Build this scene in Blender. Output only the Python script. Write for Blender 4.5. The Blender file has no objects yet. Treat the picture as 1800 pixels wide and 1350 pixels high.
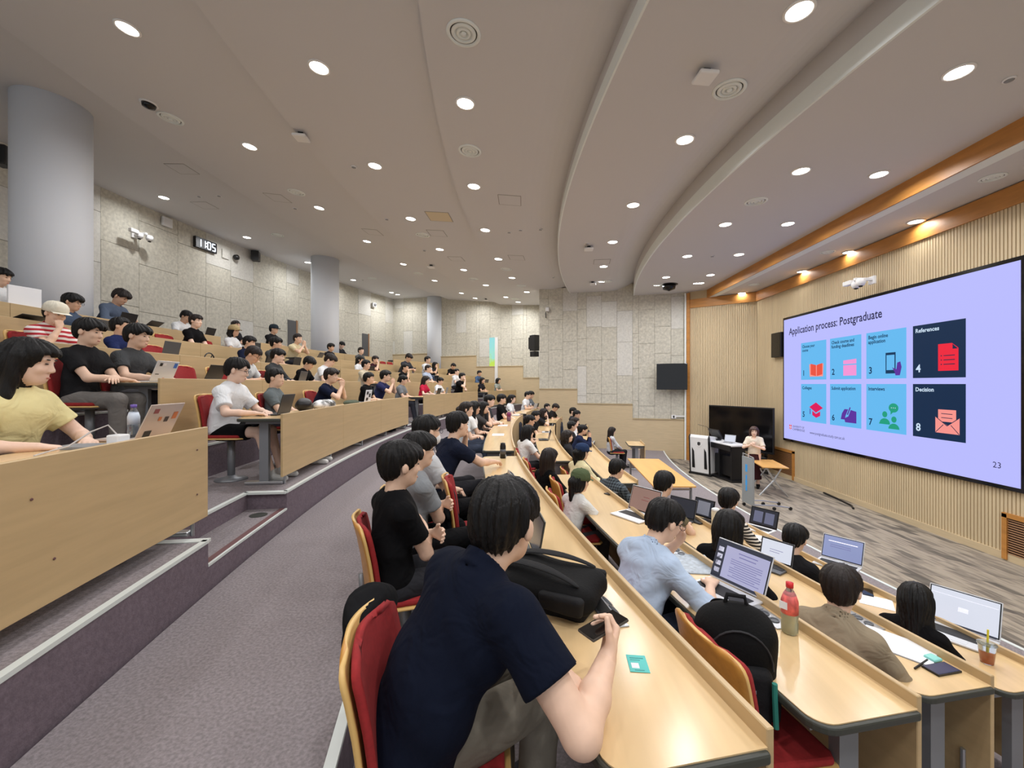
import bpy, math, random
import numpy as np
from mathutils import Vector, Matrix
random.seed(7)
# ------------------------------------------------------------------ camera, world, exposure
SC = bpy.context.scene
COL = SC.collection
FPX, CAMZ = 745.0, 1.30            # focal length in pixels of the 1800x1350 frame, lens height over the cross aisle
YAW = math.atan(40/FPX)
cd = bpy.data.cameras.new('camera'); cam = bpy.data.objects.new('camera', cd); COL.objects.link(cam)
cd.sensor_width = 36; cd.sensor_fit = 'HORIZONTAL'; cd.lens = FPX/1800*36; cd.clip_start = .05; cd.clip_end = 200
cam.location = (0, 0, CAMZ); cam.rotation_euler = (math.pi/2, 0, YAW)
SC.camera = cam
W = bpy.data.worlds.new('world'); SC.world = W; W.use_nodes = True
W.node_tree.nodes['Background'].inputs[0].default_value = (.80, .84, .90, 1)
W.node_tree.nodes['Background'].inputs[1].default_value = .9
VS = SC.view_settings
VS.view_transform = 'Standard'; VS.look = 'None'; VS.gamma = 1; VS.use_curve_mapping = False; VS.exposure = 0.12
LAMP_W = 27.0                       # watts of one ceiling downlight
# ------------------------------------------------------------------ geometry of the hall
CX, CY = 32.0, 9.3                  # centre of the concentric rows
SY = -math.sin(YAW); CYW = math.cos(YAW)
def ray(x):                         # horizontal direction per unit depth through column x
    l = (x-900)/FPX
    return (SY + l*CYW, CYW - l*SY)
def pD(x, y, D):
    d = ray(x); return Vector((d[0]*D, d[1]*D, CAMZ + (675-y)/FPX*D))
def pZ(x, y, z):
    return pD(x, y, FPX*(z-CAMZ)/(675-y))
def rayR(x, r, far=False):          # depth where column x meets the circle of radius r
    d = ray(x); a = d[0]**2+d[1]**2; b = -2*(d[0]*CX+d[1]*CY); c = CX*CX+CY*CY-r*r
    q = max(b*b-4*a*c, 0)**.5; s = [(-b-q)/(2*a), (-b+q)/(2*a)]
    s = [t for t in s if t > .1]
    return (max(s) if far else min(s)) if s else 3.0
def pol(r, t, z=0.0):
    return Vector((CX-r*math.cos(t), CY+r*math.sin(t), z))
def rt(p):
    dx, dy = CX-p[0], p[1]-CY
    return math.hypot(dx, dy), math.atan2(dy, dx)
def tpx(x, r, far=False):           # angle where column x meets circle r
    D = rayR(x, r, far); d = ray(x); return rt((d[0]*D, d[1]*D))[1]
# rows: (floor z, panel radius)
LOW = {'A': (-.30, 32.45), 'B': (-.57, 31.54), 'C': (-.84, 30.63), 'D': (-1.11, 29.72)}
UP = {k: (.31+.345*(k-1), 34.84+1.1*(k-1)) for k in (1, 2, 3, 4, 5)}
ZF = -1.38                          # stage floor
NOS_A = 33.62                       # edge of the cross aisle
WALLX = 7.17                        # screen wall
# ------------------------------------------------------------------ tags
def tag(o, label=None, cat=None, group=None, kind=None):
    if label: o['label'] = label
    if cat: o['category'] = cat
    if group: o['group'] = group
    if kind: o['kind'] = kind
    return o
def empty(name, loc, rz=0.0):
    o = bpy.data.objects.new(name, None); COL.objects.link(o); o.location = loc; o.rotation_euler = (0, 0, rz); o.empty_display_size = .1
    return o
ORD = ['leftmost', 'second', 'third', 'fourth', 'fifth', 'sixth', 'seventh', 'eighth', 'ninth', 'tenth', 'eleventh', 'twelfth', 'thirteenth', 'fourteenth', 'fifteenth', 'sixteenth', 'seventeenth', 'eighteenth']
def nth(i): return 'leftmost' if i == 0 else ORD[i]+' from the left'
# ------------------------------------------------------------------ materials
MATS = {}
def srgb(c):
    return tuple((v/12.92 if v <= .04045 else ((v+.055)/1.055)**2.4) for v in [x/255 for x in c])
def mat(name, rgb, rough=.6, metal=0, emit=None, es=1.0, alpha=None, trans=0, spec=None, bump=None, var=None, ior=None):
    """rgb in 0..255 sRGB; var=(scale xyz, amount, detail) mottles the colour; bump=(scale xyz, strength)"""
    if name in MATS: return MATS[name]
    m = bpy.data.materials.new(name); m.use_nodes = True; nt = m.node_tree; b = nt.nodes['Principled BSDF']
    c = srgb(rgb); b.inputs['Base Color'].default_value = (*c, 1); b.inputs['Roughness'].default_value = rough; b.inputs['Metallic'].default_value = metal
    if spec is not None: b.inputs['Specular IOR Level'].default_value = spec
    if emit: b.inputs['Emission Color'].default_value = (*srgb(emit), 1); b.inputs['Emission Strength'].default_value = es
    if trans: b.inputs['Transmission Weight'].default_value = trans
    if ior: b.inputs['IOR'].default_value = ior
    if alpha is not None: b.inputs['Alpha'].default_value = alpha
    tc = None
    if var or bump:
        tc = nt.nodes.new('ShaderNodeTexCoord')
    def noise(scale, detail=4):
        mp = nt.nodes.new('ShaderNodeMapping'); mp.inputs['Scale'].default_value = scale if isinstance(scale, tuple) else (scale,)*3
        n = nt.nodes.new('ShaderNodeTexNoise'); n.inputs['Scale'].default_value = 1; n.inputs['Detail'].default_value = detail
        nt.links.new(tc.outputs['Object'], mp.inputs[0]); nt.links.new(mp.outputs[0], n.inputs[0]); return n
    if var:
        n = noise(var[0], var[2] if len(var) > 2 else 4)
        r = nt.nodes.new('ShaderNodeValToRGB'); e = r.color_ramp.elements
        lo = [x*(1-var[1]) for x in c]; hi = [min(x*(1+var[1]), 1) for x in c]
        e[0].position = .32; e[0].color = (*lo, 1); e[1].position = .68; e[1].color = (*hi, 1)
        nt.links.new(n.outputs[0], r.inputs[0]); nt.links.new(r.outputs[0], b.inputs['Base Color'])
    if bump:
        n = noise(bump[0], 3); bp = nt.nodes.new('ShaderNodeBump'); bp.inputs['Strength'].default_value = bump[1]; bp.inputs['Distance'].default_value = .01
        nt.links.new(n.outputs[0], bp.inputs['Height']); nt.links.new(bp.outputs[0], b.inputs['Normal'])
    MATS[name] = m; return m
M_WOOD = mat('birch_panel', (196, 168, 124), .42, var=((9, 1.2, 26), .06, 5), bump=((20, 3, 60), .03))
M_TOP = mat('birch_top', (221, 190, 142), .20, var=((14, 1.0, 14), .07, 5))
M_EDGE = mat('dark_edge', (60, 62, 56), .45)
M_LEG = mat('grey_leg', (140, 143, 148), .42, .35)
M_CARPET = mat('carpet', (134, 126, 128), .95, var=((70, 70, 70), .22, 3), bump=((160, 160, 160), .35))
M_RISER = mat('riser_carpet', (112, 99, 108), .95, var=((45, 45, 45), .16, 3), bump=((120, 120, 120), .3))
M_NOSE = mat('nosing_white', (214, 220, 216), .4)
M_TREAD = mat('tread_strip', (104, 70, 70), .8)
M_CEIL = mat('ceiling_white', (208, 207, 208), .9)
M_FASC = mat('fascia_white', (232, 238, 236), .7)
M_PANEL = mat('acoustic_panel', (200, 196, 182), .95, var=((13, 13, 13), .14, 6), bump=((60, 60, 60), .5))
M_PANELB = mat('acoustic_panel_pale', (210, 208, 200), .95, var=((16, 16, 16), .08, 6), bump=((60, 60, 60), .4))
M_JOINT = mat('joint_backing', (160, 153, 138), .95)
M_BEIGE = mat('wainscot_beige', (203, 183, 148), .7, var=((3, 3, 30), .05, 3))
M_RIB = mat('rib_beige', (206, 187, 152), .6, var=((2, 2, .6), .05, 3))
M_RIBB = mat('rib_groove', (190, 170, 133), .7)
M_BROWN = mat('cornice_wood', (186, 128, 62), .45, var=((2, 2, 14), .12, 4))
M_COLUMN = mat('column_white', (226, 231, 238), .75)
M_BLACK = mat('black_plastic', (22, 22, 24), .4)
M_BLK2 = mat('black_glossy', (12, 12, 14), .12)
M_WHITE = mat('white_plastic', (232, 232, 232), .4)
M_GREYP = mat('grey_plastic', (140, 142, 145), .5)
M_STEEL = mat('steel', (190, 193, 197), .3, .8)
M_RED = mat('seat_red', (150, 34, 36), .9, var=((60, 60, 60), .10, 2))
M_PLY = mat('chair_ply', (196, 140, 66), .35, var=((3, 30, 30), .10, 4))
M_PLYE = mat('chair_ply_edge', (222, 182, 112), .45)
M_GOLDW = mat('folding_table_wood', (230, 176, 104), .3, var=((12, 1.4, 12), .06, 4))
M_PAPER = mat('paper', (238, 240, 244), .7)
M_GLASSY = mat('clear_plastic', (235, 242, 245), .05, trans=.92, ior=1.25)
# ------------------------------------------------------------------ mesh builder
class MB:
    def __init__(s): s.v = []; s.f = []; s.m = []; s.cur = 0
    def quad(s, *p):
        n = len(s.v); s.v += [tuple(q) for q in p]; s.f.append(tuple(range(n, n+len(p)))); s.m.append(s.cur); return s
    def box(s, c, d, R=None):
        n = len(s.v); c = Vector(c)
        for z in (-.5, .5):
            for x, y in ((-.5, -.5), (.5, -.5), (.5, .5), (-.5, .5)):
                p = Vector((x*d[0], y*d[1], z*d[2]))
                if R is not None: p = R @ p
                s.v.append(tuple(c+p))
        for q in ((3, 2, 1, 0), (4, 5, 6, 7), (0, 1, 5, 4), (1, 2, 6, 5), (2, 3, 7, 6), (3, 0, 4, 7)):
            s.f.append(tuple(n+i for i in q)); s.m.append(s.cur)
        return s
    def prism(s, pts, vec, top=True):          # polygon pts extruded by vec
        n = len(s.v); k = len(pts); vec = Vector(vec)
        s.v += [tuple(Vector(p)) for p in pts] + [tuple(Vector(p)+vec) for p in pts]
        s.f.append(tuple(n+i for i in reversed(range(k)))); s.m.append(s.cur)
        s.f.append(tuple(n+k+i for i in range(k))); s.m.append(s.cur)
        for i in range(k):
            j = (i+1) % k; s.f.append((n+i, n+j, n+k+j, n+k+i)); s.m.append(s.cur)
        return s
    def arc(s, r0, r1, t0, t1, z0, z1, n=None, zo0=None, zo1=None):   # ring sector block; zo* = z at the outer radius
        n = n or max(1, int(abs(t1-t0)/.008)); b = len(s.v)
        zo0 = z0 if zo0 is None else zo0; zo1 = z1 if zo1 is None else zo1
        for i in range(n+1):
            t = t0+(t1-t0)*i/n
            for r, z in ((r0, z0), (r1, zo0), (r1, zo1), (r0, z1)): s.v.append(tuple(pol(r, t, z)))
        for i in range(n):
            a = b+4*i; c = a+4
            for k in range(4):
                l = (k+1) % 4; s.f.append((a+l, c+l, c+k, a+k)); s.m.append(s.cur)
        s.f.append((b+3, b+2, b+1, b)); s.m.append(s.cur); e = b+4*n; s.f.append((e, e+1, e+2, e+3)); s.m.append(s.cur)
        return s
    def tube(s, pts, r, n=8, caps=True):
        pts = [Vector(p) for p in pts]; b = len(s.v); k = len(pts)
        rr = r if isinstance(r, (list, tuple)) else [r]*k
        up = Vector((0, 0, 1))
        for i, p in enumerate(pts):
            d = (pts[min(i+1, k-1)]-pts[max(i-1, 0)]).normalized()
            u = d.cross(up if abs(d.z) < .95 else Vector((1, 0, 0))).normalized(); w = d.cross(u)
            for j in range(n):
                a = 2*math.pi*j/n; s.v.append(tuple(p+rr[i]*(math.cos(a)*u+math.sin(a)*w)))
        for i in range(k-1):
            for j in range(n):
                l = (j+1) % n; s.f.append((b+i*n+j, b+i*n+l, b+(i+1)*n+l, b+(i+1)*n+j)); s.m.append(s.cur)
        if caps:
            s.f.append(tuple(b+j for j in reversed(range(n)))); s.m.append(s.cur)
            s.f.append(tuple(b+(k-1)*n+j for j in range(n))); s.m.append(s.cur)
        return s
    def lathe(s, prof, n=20, o=(0, 0, 0), R=None, sx=1, sy=1):     # prof [(r,z)...]
        b = len(s.v); k = len(prof); o = Vector(o)
        for r, z in prof:
            for j in range(n):
                a = 2*math.pi*j/n; p = Vector((r*math.cos(a)*sx, r*math.sin(a)*sy, z))
                if R is not None: p = R @ p
                s.v.append(tuple(o+p))
        for i in range(k-1):
            for j in range(n):
                l = (j+1) % n; s.f.append((b+i*n+j, b+i*n+l, b+(i+1)*n+l, b+(i+1)*n+j)); s.m.append(s.cur)
        if prof[0][0] > 1e-5: s.f.append(tuple(b+j for j in reversed(range(n)))); s.m.append(s.cur)
        if prof[-1][0] > 1e-5: s.f.append(tuple(b+(k-1)*n+j for j in range(n))); s.m.append(s.cur)
        return s
    def mesh(s, name, mats, smooth=False, origin=None):
        me = bpy.data.meshes.new(name)
        v = s.v if origin is None else [(p[0]-origin[0], p[1]-origin[1], p[2]-origin[2]) for p in s.v]
        me.from_pydata(v, [], s.f)
        mats = mats if isinstance(mats, (list, tuple)) else [mats]
        for m in mats: me.materials.append(m)
        if len(mats) > 1: me.polygons.foreach_set('material_index', s.m)
        if smooth: me.polygons.foreach_set('use_smooth', [True]*len(me.polygons))
        me.update(); return me
    def build(s, name, mats, parent=None, smooth=False, origin=None, bevel=0, loc=None):
        o = obj(name, s.mesh(name, mats, smooth, origin), parent)
        if origin is not None and parent is None: o.location = origin
        if loc is not None: o.location = loc
        if bevel: bev(o, bevel)
        return o
def bev(o, w, n=2):
    b = o.modifiers.new('bevel', 'BEVEL'); b.width = w; b.segments = n; b.limit_method = 'ANGLE'; b.angle_limit = .6
    return o
def obj(name, me, parent=None, m=None):
    o = bpy.data.objects.new(name, me); COL.objects.link(o)
    if parent is not None: o.parent = parent
    if m is not None: slotmat(o, m)
    return o
def slotmat(o, m):                               # object-level material on shared mesh data
    if not o.data.materials: o.data.materials.append(None)
    o.material_slots[0].link = 'OBJECT'; o.material_slots[0].material = m
def struct(name, mb, m, label, cat, **k):
    o = mb.build(name, m, **k); tag(o, label, cat, kind='structure'); return o
def rz(a): return Matrix.Rotation(a, 3, 'Z')
def eul(x, y, z): return (Matrix.Rotation(z, 3, 'Z') @ Matrix.Rotation(y, 3, 'Y') @ Matrix.Rotation(x, 3, 'X'))
# ================================================================== THE HALL
T0, T1L, T1U = -.36, .226, .365       # angular limits: near side, far end of the lower bank, far end of the upper bank
# ---- floors
stage = MB().quad((-2.5, -6, ZF), (WALLX+.3, -6, ZF), (WALLX+.3, 22, ZF), (-2.5, 22, ZF))
def stage_carpet():
    m = bpy.data.materials.new('stage_carpet'); m.use_nodes = True; nt = m.node_tree; b = nt.nodes['Principled BSDF']; b.inputs['Roughness'].default_value = .95
    N = nt.nodes.new; L = nt.links.new
    def math_(op, a, b_=None):
        n = N('ShaderNodeMath'); n.operation = op
        for i, q in enumerate((a, b_)):
            if q is None: continue
            if isinstance(q, (int, float)): n.inputs[i].default_value = q
            else: L(q, n.inputs[i])
        return n.outputs[0]
    tc = N('ShaderNodeTexCoord'); sx = N('ShaderNodeSeparateXYZ'); L(tc.outputs['Object'], sx.inputs[0]); X_, Y_ = sx.outputs[0], sx.outputs[1]
    def layer(w, l, k):
        row = math_('FLOOR', math_('MULTIPLY', X_, 1/w)); wn = N('ShaderNodeTexWhiteNoise'); wn.noise_dimensions = '1D'; L(math_('ADD', row, k), wn.inputs['W'])
        skew = math_('MULTIPLY', math_('FRACT', math_('MULTIPLY', X_, 1/w)), .25)
        col = math_('FLOOR', math_('ADD', math_('ADD', math_('MULTIPLY', Y_, 1/l), math_('MULTIPLY', wn.outputs[0], 9)), skew))
        cb = N('ShaderNodeCombineXYZ'); L(row, cb.inputs[0]); L(col, cb.inputs[1]); w2 = N('ShaderNodeTexWhiteNoise'); w2.noise_dimensions = '2D'; L(cb.outputs[0], w2.inputs['Vector']); return w2.outputs[0]
    def ramp(v, st):
        r = N('ShaderNodeValToRGB'); r.color_ramp.interpolation = 'CONSTANT'; e = r.color_ramp.elements
        e[0].position = 0; e[0].color = (*srgb(st[0][1]), 1); e[1].position = st[1][0]; e[1].color = (*srgb(st[1][1]), 1)
        for p, c in st[2:]: x = e.new(p); x.color = (*srgb(c), 1)
        L(v, r.inputs[0]); return r.outputs[0]
    a = ramp(layer(.10, .40, 0), [(0, (122, 117, 110)), (.16, (150, 143, 133)), (.30, (178, 170, 157))]); c = ramp(layer(.035, .20, 7), [(0, (168, 160, 152)), (.3, (204, 196, 184)), (.6, (220, 212, 202))])
    mi = N('ShaderNodeMix'); mi.data_type = 'RGBA'; mi.blend_type = 'MULTIPLY'; mi.inputs[0].default_value = .75; L(a, mi.inputs[6]); L(c, mi.inputs[7]); L(mi.outputs[2], b.inputs['Base Color'])
    return m
struct('floor', stage, stage_carpet(), 'patterned grey and beige carpet of the stage area', 'floor')
def tier(r0, r1, z, t0, t1, label, nos=True, zb=None):
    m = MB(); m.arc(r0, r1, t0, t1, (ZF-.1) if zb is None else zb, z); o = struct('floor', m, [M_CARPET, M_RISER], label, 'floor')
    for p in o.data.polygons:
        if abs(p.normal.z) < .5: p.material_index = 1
    if nos:
        n = MB(); n.arc(r0-.006, r0+.035, t0, t1, z-.012, z+.006); n.build('nosing', M_NOSE, o)
    return o
tier(28.05, 30.51-.91+.91, LOW['D'][0], -.30, T1L, 'plain grey carpet of the lowest tier in front of the stage')
tier(30.51, 31.42, LOW['C'][0], -.262, T1L, 'carpeted tier under the third lower desk row')
tier(31.42, 32.33, LOW['B'][0], -.268, T1L, 'carpeted tier under the second lower desk row')
tier(32.33, NOS_A, LOW['A'][0], -.30, T1L, 'carpeted tier under the lower desk row next to the aisle')
tier(NOS_A, 34.70, 0.0, T0, T1U, 'wide grey carpet cross aisle curving between the seating banks')
G1 = (tpx(366, 34.72), tpx(504, 34.72))            # stair gap in the upper bank, nearest
G2 = (tpx(718, 34.84), tpx(745, 34.84)); G3 = (tpx(840, 34.84), tpx(858, 34.84))
NAMES = {1: 'first', 2: 'second', 3: 'third', 4: 'fourth', 5: 'fifth'}
for k in UP:
    z, rp = UP[k]; r0 = rp-.12; r1 = r0+1.1 if k < 5 else 43.2
    st = (NAMES[k]+' raised tier of the upper seating bank')
    gaps = [G1, G2, G3]
    ts = [T0]+[g for G in gaps for g in G]+[T1U]
    m = MB()
    for a, b in zip(ts[0::2], ts[1::2]): m.arc(r0, r1, a, b, -.1, z)
    for a, b in gaps: m.arc(r0+.34, r1, a, b, -.1, z)
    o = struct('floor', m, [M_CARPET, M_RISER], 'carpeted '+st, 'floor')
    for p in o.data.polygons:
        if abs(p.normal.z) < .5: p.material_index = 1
    n = MB()
    for a, b in zip(ts[0::2], ts[1::2]): n.arc(r0-.006, r0+.03, a, b, z-.014, z+.006)
    for a, b in gaps:
        n.arc(r0+.33, r0+.365, a, b, z-.014, z+.006)
        for e in (a, b):
            d = .0009; n.arc(r0, r0+.36, e-d, e+d, z-.014, z+.006, 1)
    n.build('nosing', M_NOSE, o)
    zl = 0 if k == 1 else UP[k-1][0]
    for a, b in gaps:
        s = MB().arc(r0, r0+.36, a, b, -.1, (z+zl)/2).build('stair_step', M_CARPET, o)
        s.data.materials.append(M_RISER)
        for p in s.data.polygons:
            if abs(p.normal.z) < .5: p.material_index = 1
        MB().arc(r0-.004, r0+.012, a, b, (z+zl)/2-.012, (z+zl)/2+.004).build('nosing', M_NOSE, s)
        MB().arc(r0+.012, r0+.06, a, b, (z+zl)/2, (z+zl)/2+.003).build('tread_strip', M_TREAD, s)
# round floor socket on the nearest half step
fs = MB().lathe([(.07, 0), (.07, .004), (.0, .005)], 24, pol(34.88, tpx(450, 34.9), .1555))
tag(fs.build('floor_socket', M_EDGE, smooth=False), 'round dark floor socket cover set in the nearest stair step', 'socket')
# ---- ceiling: bands that step down towards the stage
BANDS = [(29.1, 31.45, 4.75, 4.78), (31.45, 33.55, 4.90, 5.08), (33.55, 35.95, 5.16, 5.36), (35.95, 39.05, 5.48, 5.88), (39.05, 43.4, 6.05, 6.22)]
BN = ['third', 'second', 'middle', 'fourth', 'rear']
COVE = {0: (.30, .95), 1: (.22, .85)}         # shadowed recess beside the lower band: rise, width
def ceil_z(r):
    if r < 29.1: return 4.55
    for i, (r0, r1, za, zb) in enumerate(BANDS):
        if r <= r1:
            up, wd = COVE.get(i, (0, 1)); return za+(zb-za)*(r-r0)/(r1-r0)+up*max(0, 1-(r-r0)/wd)**2
    return 6.2
for i, (r0, r1, za, zb) in enumerate(BANDS):
    m = MB(); rs = [r0, r1] if i not in COVE else [r0+COVE[i][1]*q/8 for q in range(9)]+[r1]; nn = 90
    for k in range(nn+1):
        t = T0-.1+(T1U+.05-T0+.1)*k/nn
        for r in rs: m.v.append(tuple(pol(r, t, ceil_z(min(r+1e-6, r1) if r == r0 else r))))
        m.v.append(tuple(pol(r1, t, zb+.45))); m.v.append(tuple(pol(r0, t, za+.60)))
    w = len(rs)+2
    for k in range(nn):
        for l in range(w): n_ = (l+1) % w; m.f.append((k*w+n_, (k+1)*w+n_, (k+1)*w+l, k*w+l)); m.m.append(0)
    struct('ceiling', m, M_CEIL, 'white curved ceiling band, '+['second from the stage', 'third from the stage', 'fourth from the stage', 'fifth from the stage', 'rearmost above the columns'][i], 'ceiling')
# lowest band next to the stage: inner side is the straight beam
m = MB(); n = 80; arcp = [pol(29.1, T0-.1+(T1L+.04-T0+.1)*i/n, 0) for i in range(n+1)]
arcp = [p for p in arcp if p.x < 5.93]
poly = [(p.x, p.y, 4.55) for p in arcp]+[(5.93, arcp[-1].y, 4.55), (5.93, arcp[0].y, 4.55)]
m.prism(poly, (0, 0, .5)); low = struct('ceiling', m, M_CEIL, 'lowest white ceiling band with a pale curved edge beside the stage', 'ceiling')
MB().arc(29.08, 29.11, T0-.1, T1L+.04, 4.546, 4.78, 80).build('fascia', M_FASC, low)
MB().arc(31.43, 31.455, T0-.1, T1U, 4.774, 4.95, 90).build('fascia', M_FASC, bpy.data.objects['ceiling'])
# ---- stage beam, stage ceiling, screen wall
m = MB().box((5.945, 5, 4.41), (.03, 30, .28)); struct('trim_1', m, M_BROWN, 'long brown wooden beam face above the stage edge', 'beam')
m = MB().box((6.06, 5, 4.30), (.21, 30, .06)); struct('trim_2', m, M_FASC, 'white strip along the underside of the stage beam', 'trim')
m = MB().box((6.9, 5, 4.32), (1.5, 30, .06)); struct('ceiling', m, M_CEIL, 'narrow white ceiling strip between the beam and the screen wall', 'ceiling')
YC0, YC1 = -6.0, 14.1; CORN = Vector((5.42, 15.30, 0))
wf = MB().box((WALLX+.16, (YC0+YC1)/2, 1.6), (.3, YC1-YC0, 6.2)); wf = struct('wall_front', wf, M_RIBB, 'ribbed beige wooden wall behind the large screen', 'wall')
ribs = MB(); y = 3.0
while y < YC1-.02:
    ribs.box((WALLX+.005, y, 1.30), (.022, .040, 5.35)); y += .055
tag(ribs.build('rib', M_RIB, wf), kind='stuff')
m = MB().box((WALLX-.012, (YC0+YC1)/2, ZF+.06), (.03, YC1-YC0, .12)); m.build('skirting', M_BEIGE, wf)
m = MB().box((WALLX-.012, (YC0+YC1)/2, 4.12), (.05, YC1-YC0, .30)); m.build('cornice', M_BROWN, wf)
a = Vector((WALLX, YC1, 0)); b = CORN.copy(); dv = (b-a); L = dv.length; dv.normalize(); ang = math.atan2(dv.y, dv.x); nrm = Vector((-dv.y, dv.x, 0)); nrm = nrm if nrm.y < 0 else -nrm
ws = MB().box((a+b)/2+Vector((0, 0, 1.6))-nrm*.16, (L, .3, 6.2), rz(ang)); ws = struct('wall_side', ws, M_RIBB, 'splayed ribbed beige wall at the far side of the stage', 'wall')
ribs = MB(); s = .03
while s < L-.02:
    c = a+dv*s; ribs.box((c.x, c.y, 1.30), (.040, .022, 5.35), rz(ang)); s += .055
tag(ribs.build('rib', M_RIB, ws), kind='stuff')
c = (a+b)/2+nrm*.012; MB().box((c.x, c.y, 4.12), (L, .05, .30), rz(ang)).build('cornice', M_BROWN, ws)
MB().box((c.x, c.y, ZF+.06), (L, .03, .12), rz(ang)).build('skirting', M_BEIGE, ws)
struct('trim_3', MB().box((CORN.x, CORN.y-.02, 1.5), (.10, .12, 6.0), rz(ang)), M_BROWN, 'orange brown vertical post where the stage meets the far wall', 'trim')
struct('trim_4', MB().box((CORN.x-.085, CORN.y+.0, 1.5), (.05, .12, 6.0), rz(ang)), M_FASC, 'thin white vertical edge beside the brown stage post', 'trim')
# ---- far end wall of the lower bank (radial), acoustic panels over a stepped beige wainscot
def panel_wall(name, t, ra, rb, ztop, label, steps, colw, seed, face=-1, zbot=ZF):
    """radial wall at angle t from radius ra to rb; steps [(r_from, r_to, wainscot top)]"""
    rnd = random.Random(seed); th = .12
    e = Vector((-math.cos(t), math.sin(t), 0)); nn = Vector((-math.sin(t), -math.cos(t), 0))   # outwards, and towards the camera side
    def blk(mb, r0, r1, z0, z1, d0, d1):
        p = [pol(r0, t)+nn*d1, pol(r1, t)+nn*d1, pol(r1, t)+nn*d0, pol(r0, t)+nn*d0]
        mb.prism([(q.x, q.y, z0) for q in p], (0, 0, z1-z0))
    m = MB(); blk(m, ra, rb, zbot-.1, ztop, -.25, 0); w = struct(name, m, M_JOINT, label, 'wall')
    def wtop(r):
        for a_, b_, z in steps:
            if a_ <= r < b_: return z
        return steps[-1][2]
    r = ra
    cuts = sorted(set([s_[0] for s_ in steps]+[rb]))
    while r < rb-.05:
        r2 = min([c_ for c_ in cuts if c_ > r+.05]+[rb]); r2 = min(r+colw, r2)
        if r2 > rb-.12: r2 = rb
        zb = wtop((r+r2)/2); z = ztop-rnd.uniform(.35, 1.25); hi = ztop
        while True:
            if z < zb+.25: z = zb
            m = MB(); blk(m, r+.004, r2-.004, z+.005, hi-.005, 0, .018+rnd.uniform(0, .006))
            m.build('panel', M_PANELB if rnd.random() < .12 else M_PANEL, w)
            if z <= zb: break
            hi = z; z -= rnd.uniform(.95, 1.3)
        r = r2
    for a_, b_, z in steps:
        m = MB(); blk(m, a_, b_, zbot, z-.03, 0, .05); m.build('wainscot', M_BEIGE, w)
        m = MB(); blk(m, a_, b_, z-.03, z, 0, .075); m.build('ledge', M_RIBB, w)
    return w
def rE(x, t):     # radius where column x meets the radial plane at angle t
    d = ray(x); # CX - r cos t = d0 D ; CY + r sin t = d1 D
    det = d[0]*math.sin(t)+d[1]*math.cos(t)
    D = (CX*math.sin(t)+CY*math.cos(t))/det
    return (CX-d[0]*D)/math.cos(t)
TE = .226
r948 = rE(948, TE); s = [rE(x, TE) for x in (1205, 1112, 1015)]
panel_wall('wall_far', TE, rE(1209, TE), r948, 5.0, 'far end wall of pale acoustic panels above stepped beige wainscot', [(rE(1209, TE), s[1], pD(1150, 735, 15.6).z), (s[1], s[2], pD(1060, 709, 16.0).z), (s[2], r948, pD(980, 683, 16.6).z)], .56, 3)
# return wall and recessed end wall of the upper bank
TU = .352
p0 = pol(r948, TE); p1 = pol(r948, TU+.02)
c = (p0+p1)/2; dv = p1-p0; struct('wall_return', MB().box((c.x+.12, c.y, 2.4), (dv.length, .24, 8), rz(math.atan2(dv.y, dv.x))), M_PANEL, 'acoustic return wall beside the far aisle entrance', 'wall')
su = [rE(x, TU) for x in (948, 920, 838, 775)]
panel_wall('wall_far_upper', TU, r948, 42.9, 6.4, 'recessed far end wall of pale acoustic panels behind the upper rows', [(r948, su[1], 1.62), (su[1], su[2], 2.22), (su[2], su[3], 2.80), (su[3], 42.9, 3.0)], .62, 5, zbot=-.1)
# ---- curved rear wall
RW = 42.8
rw = MB().arc(RW, RW+.2, -.20, T1U, 1.2, 6.5); rw = struct('wall_rear', rw, M_JOINT, 'curved rear wall of mottled pale acoustic panels behind the columns', 'wall')
rnd = random.Random(11); t = -.17; dt = .0232
DOORS = [tpx(512, RW), tpx(641, RW), tpx(711, RW)]
zr0 = UP[5][0]
while t < T1U-.005:
    t2 = min(t+dt*rnd.choice((.7, 1, 1, 1.2)), T1U); hi = 6.3; z = 6.3-rnd.uniform(.5, 1.6)
    dr = [d for d in DOORS if t < d < t2]
    while True:
        if z < zr0+.3: z = zr0
        MB().arc(RW-.02-rnd.uniform(0, .008), RW, t+.00012, t2-.00012, z+.006, hi-.006, 2).build('panel', M_PANELB if rnd.random() < .14 else M_PANEL, rw)
        if z <= zr0: break
        hi = z; z -= rnd.uniform(1.0, 1.7)
    t = t2
M_DOORD = mat('door_dark', (84, 84, 86), .6)
for i, d in enumerate(DOORS):
    t0_, t1_ = d-.0055, d+.0055
    o = struct('door_%d' % (i+1), MB().arc(RW-.035, RW-.02, t0_, t1_, zr0, zr0+2.25, 2), M_DOORD, 'narrow dark doorway in the rear wall, '+['nearest of three', 'middle of three', 'farthest of three'][i], 'door')
    MB().arc(RW-.045, RW-.02, t1_, t1_+.0022, zr0, zr0+2.28, 1).build('door_frame', mat('door_frame_wood', (150, 112, 78), .5), o)
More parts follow.
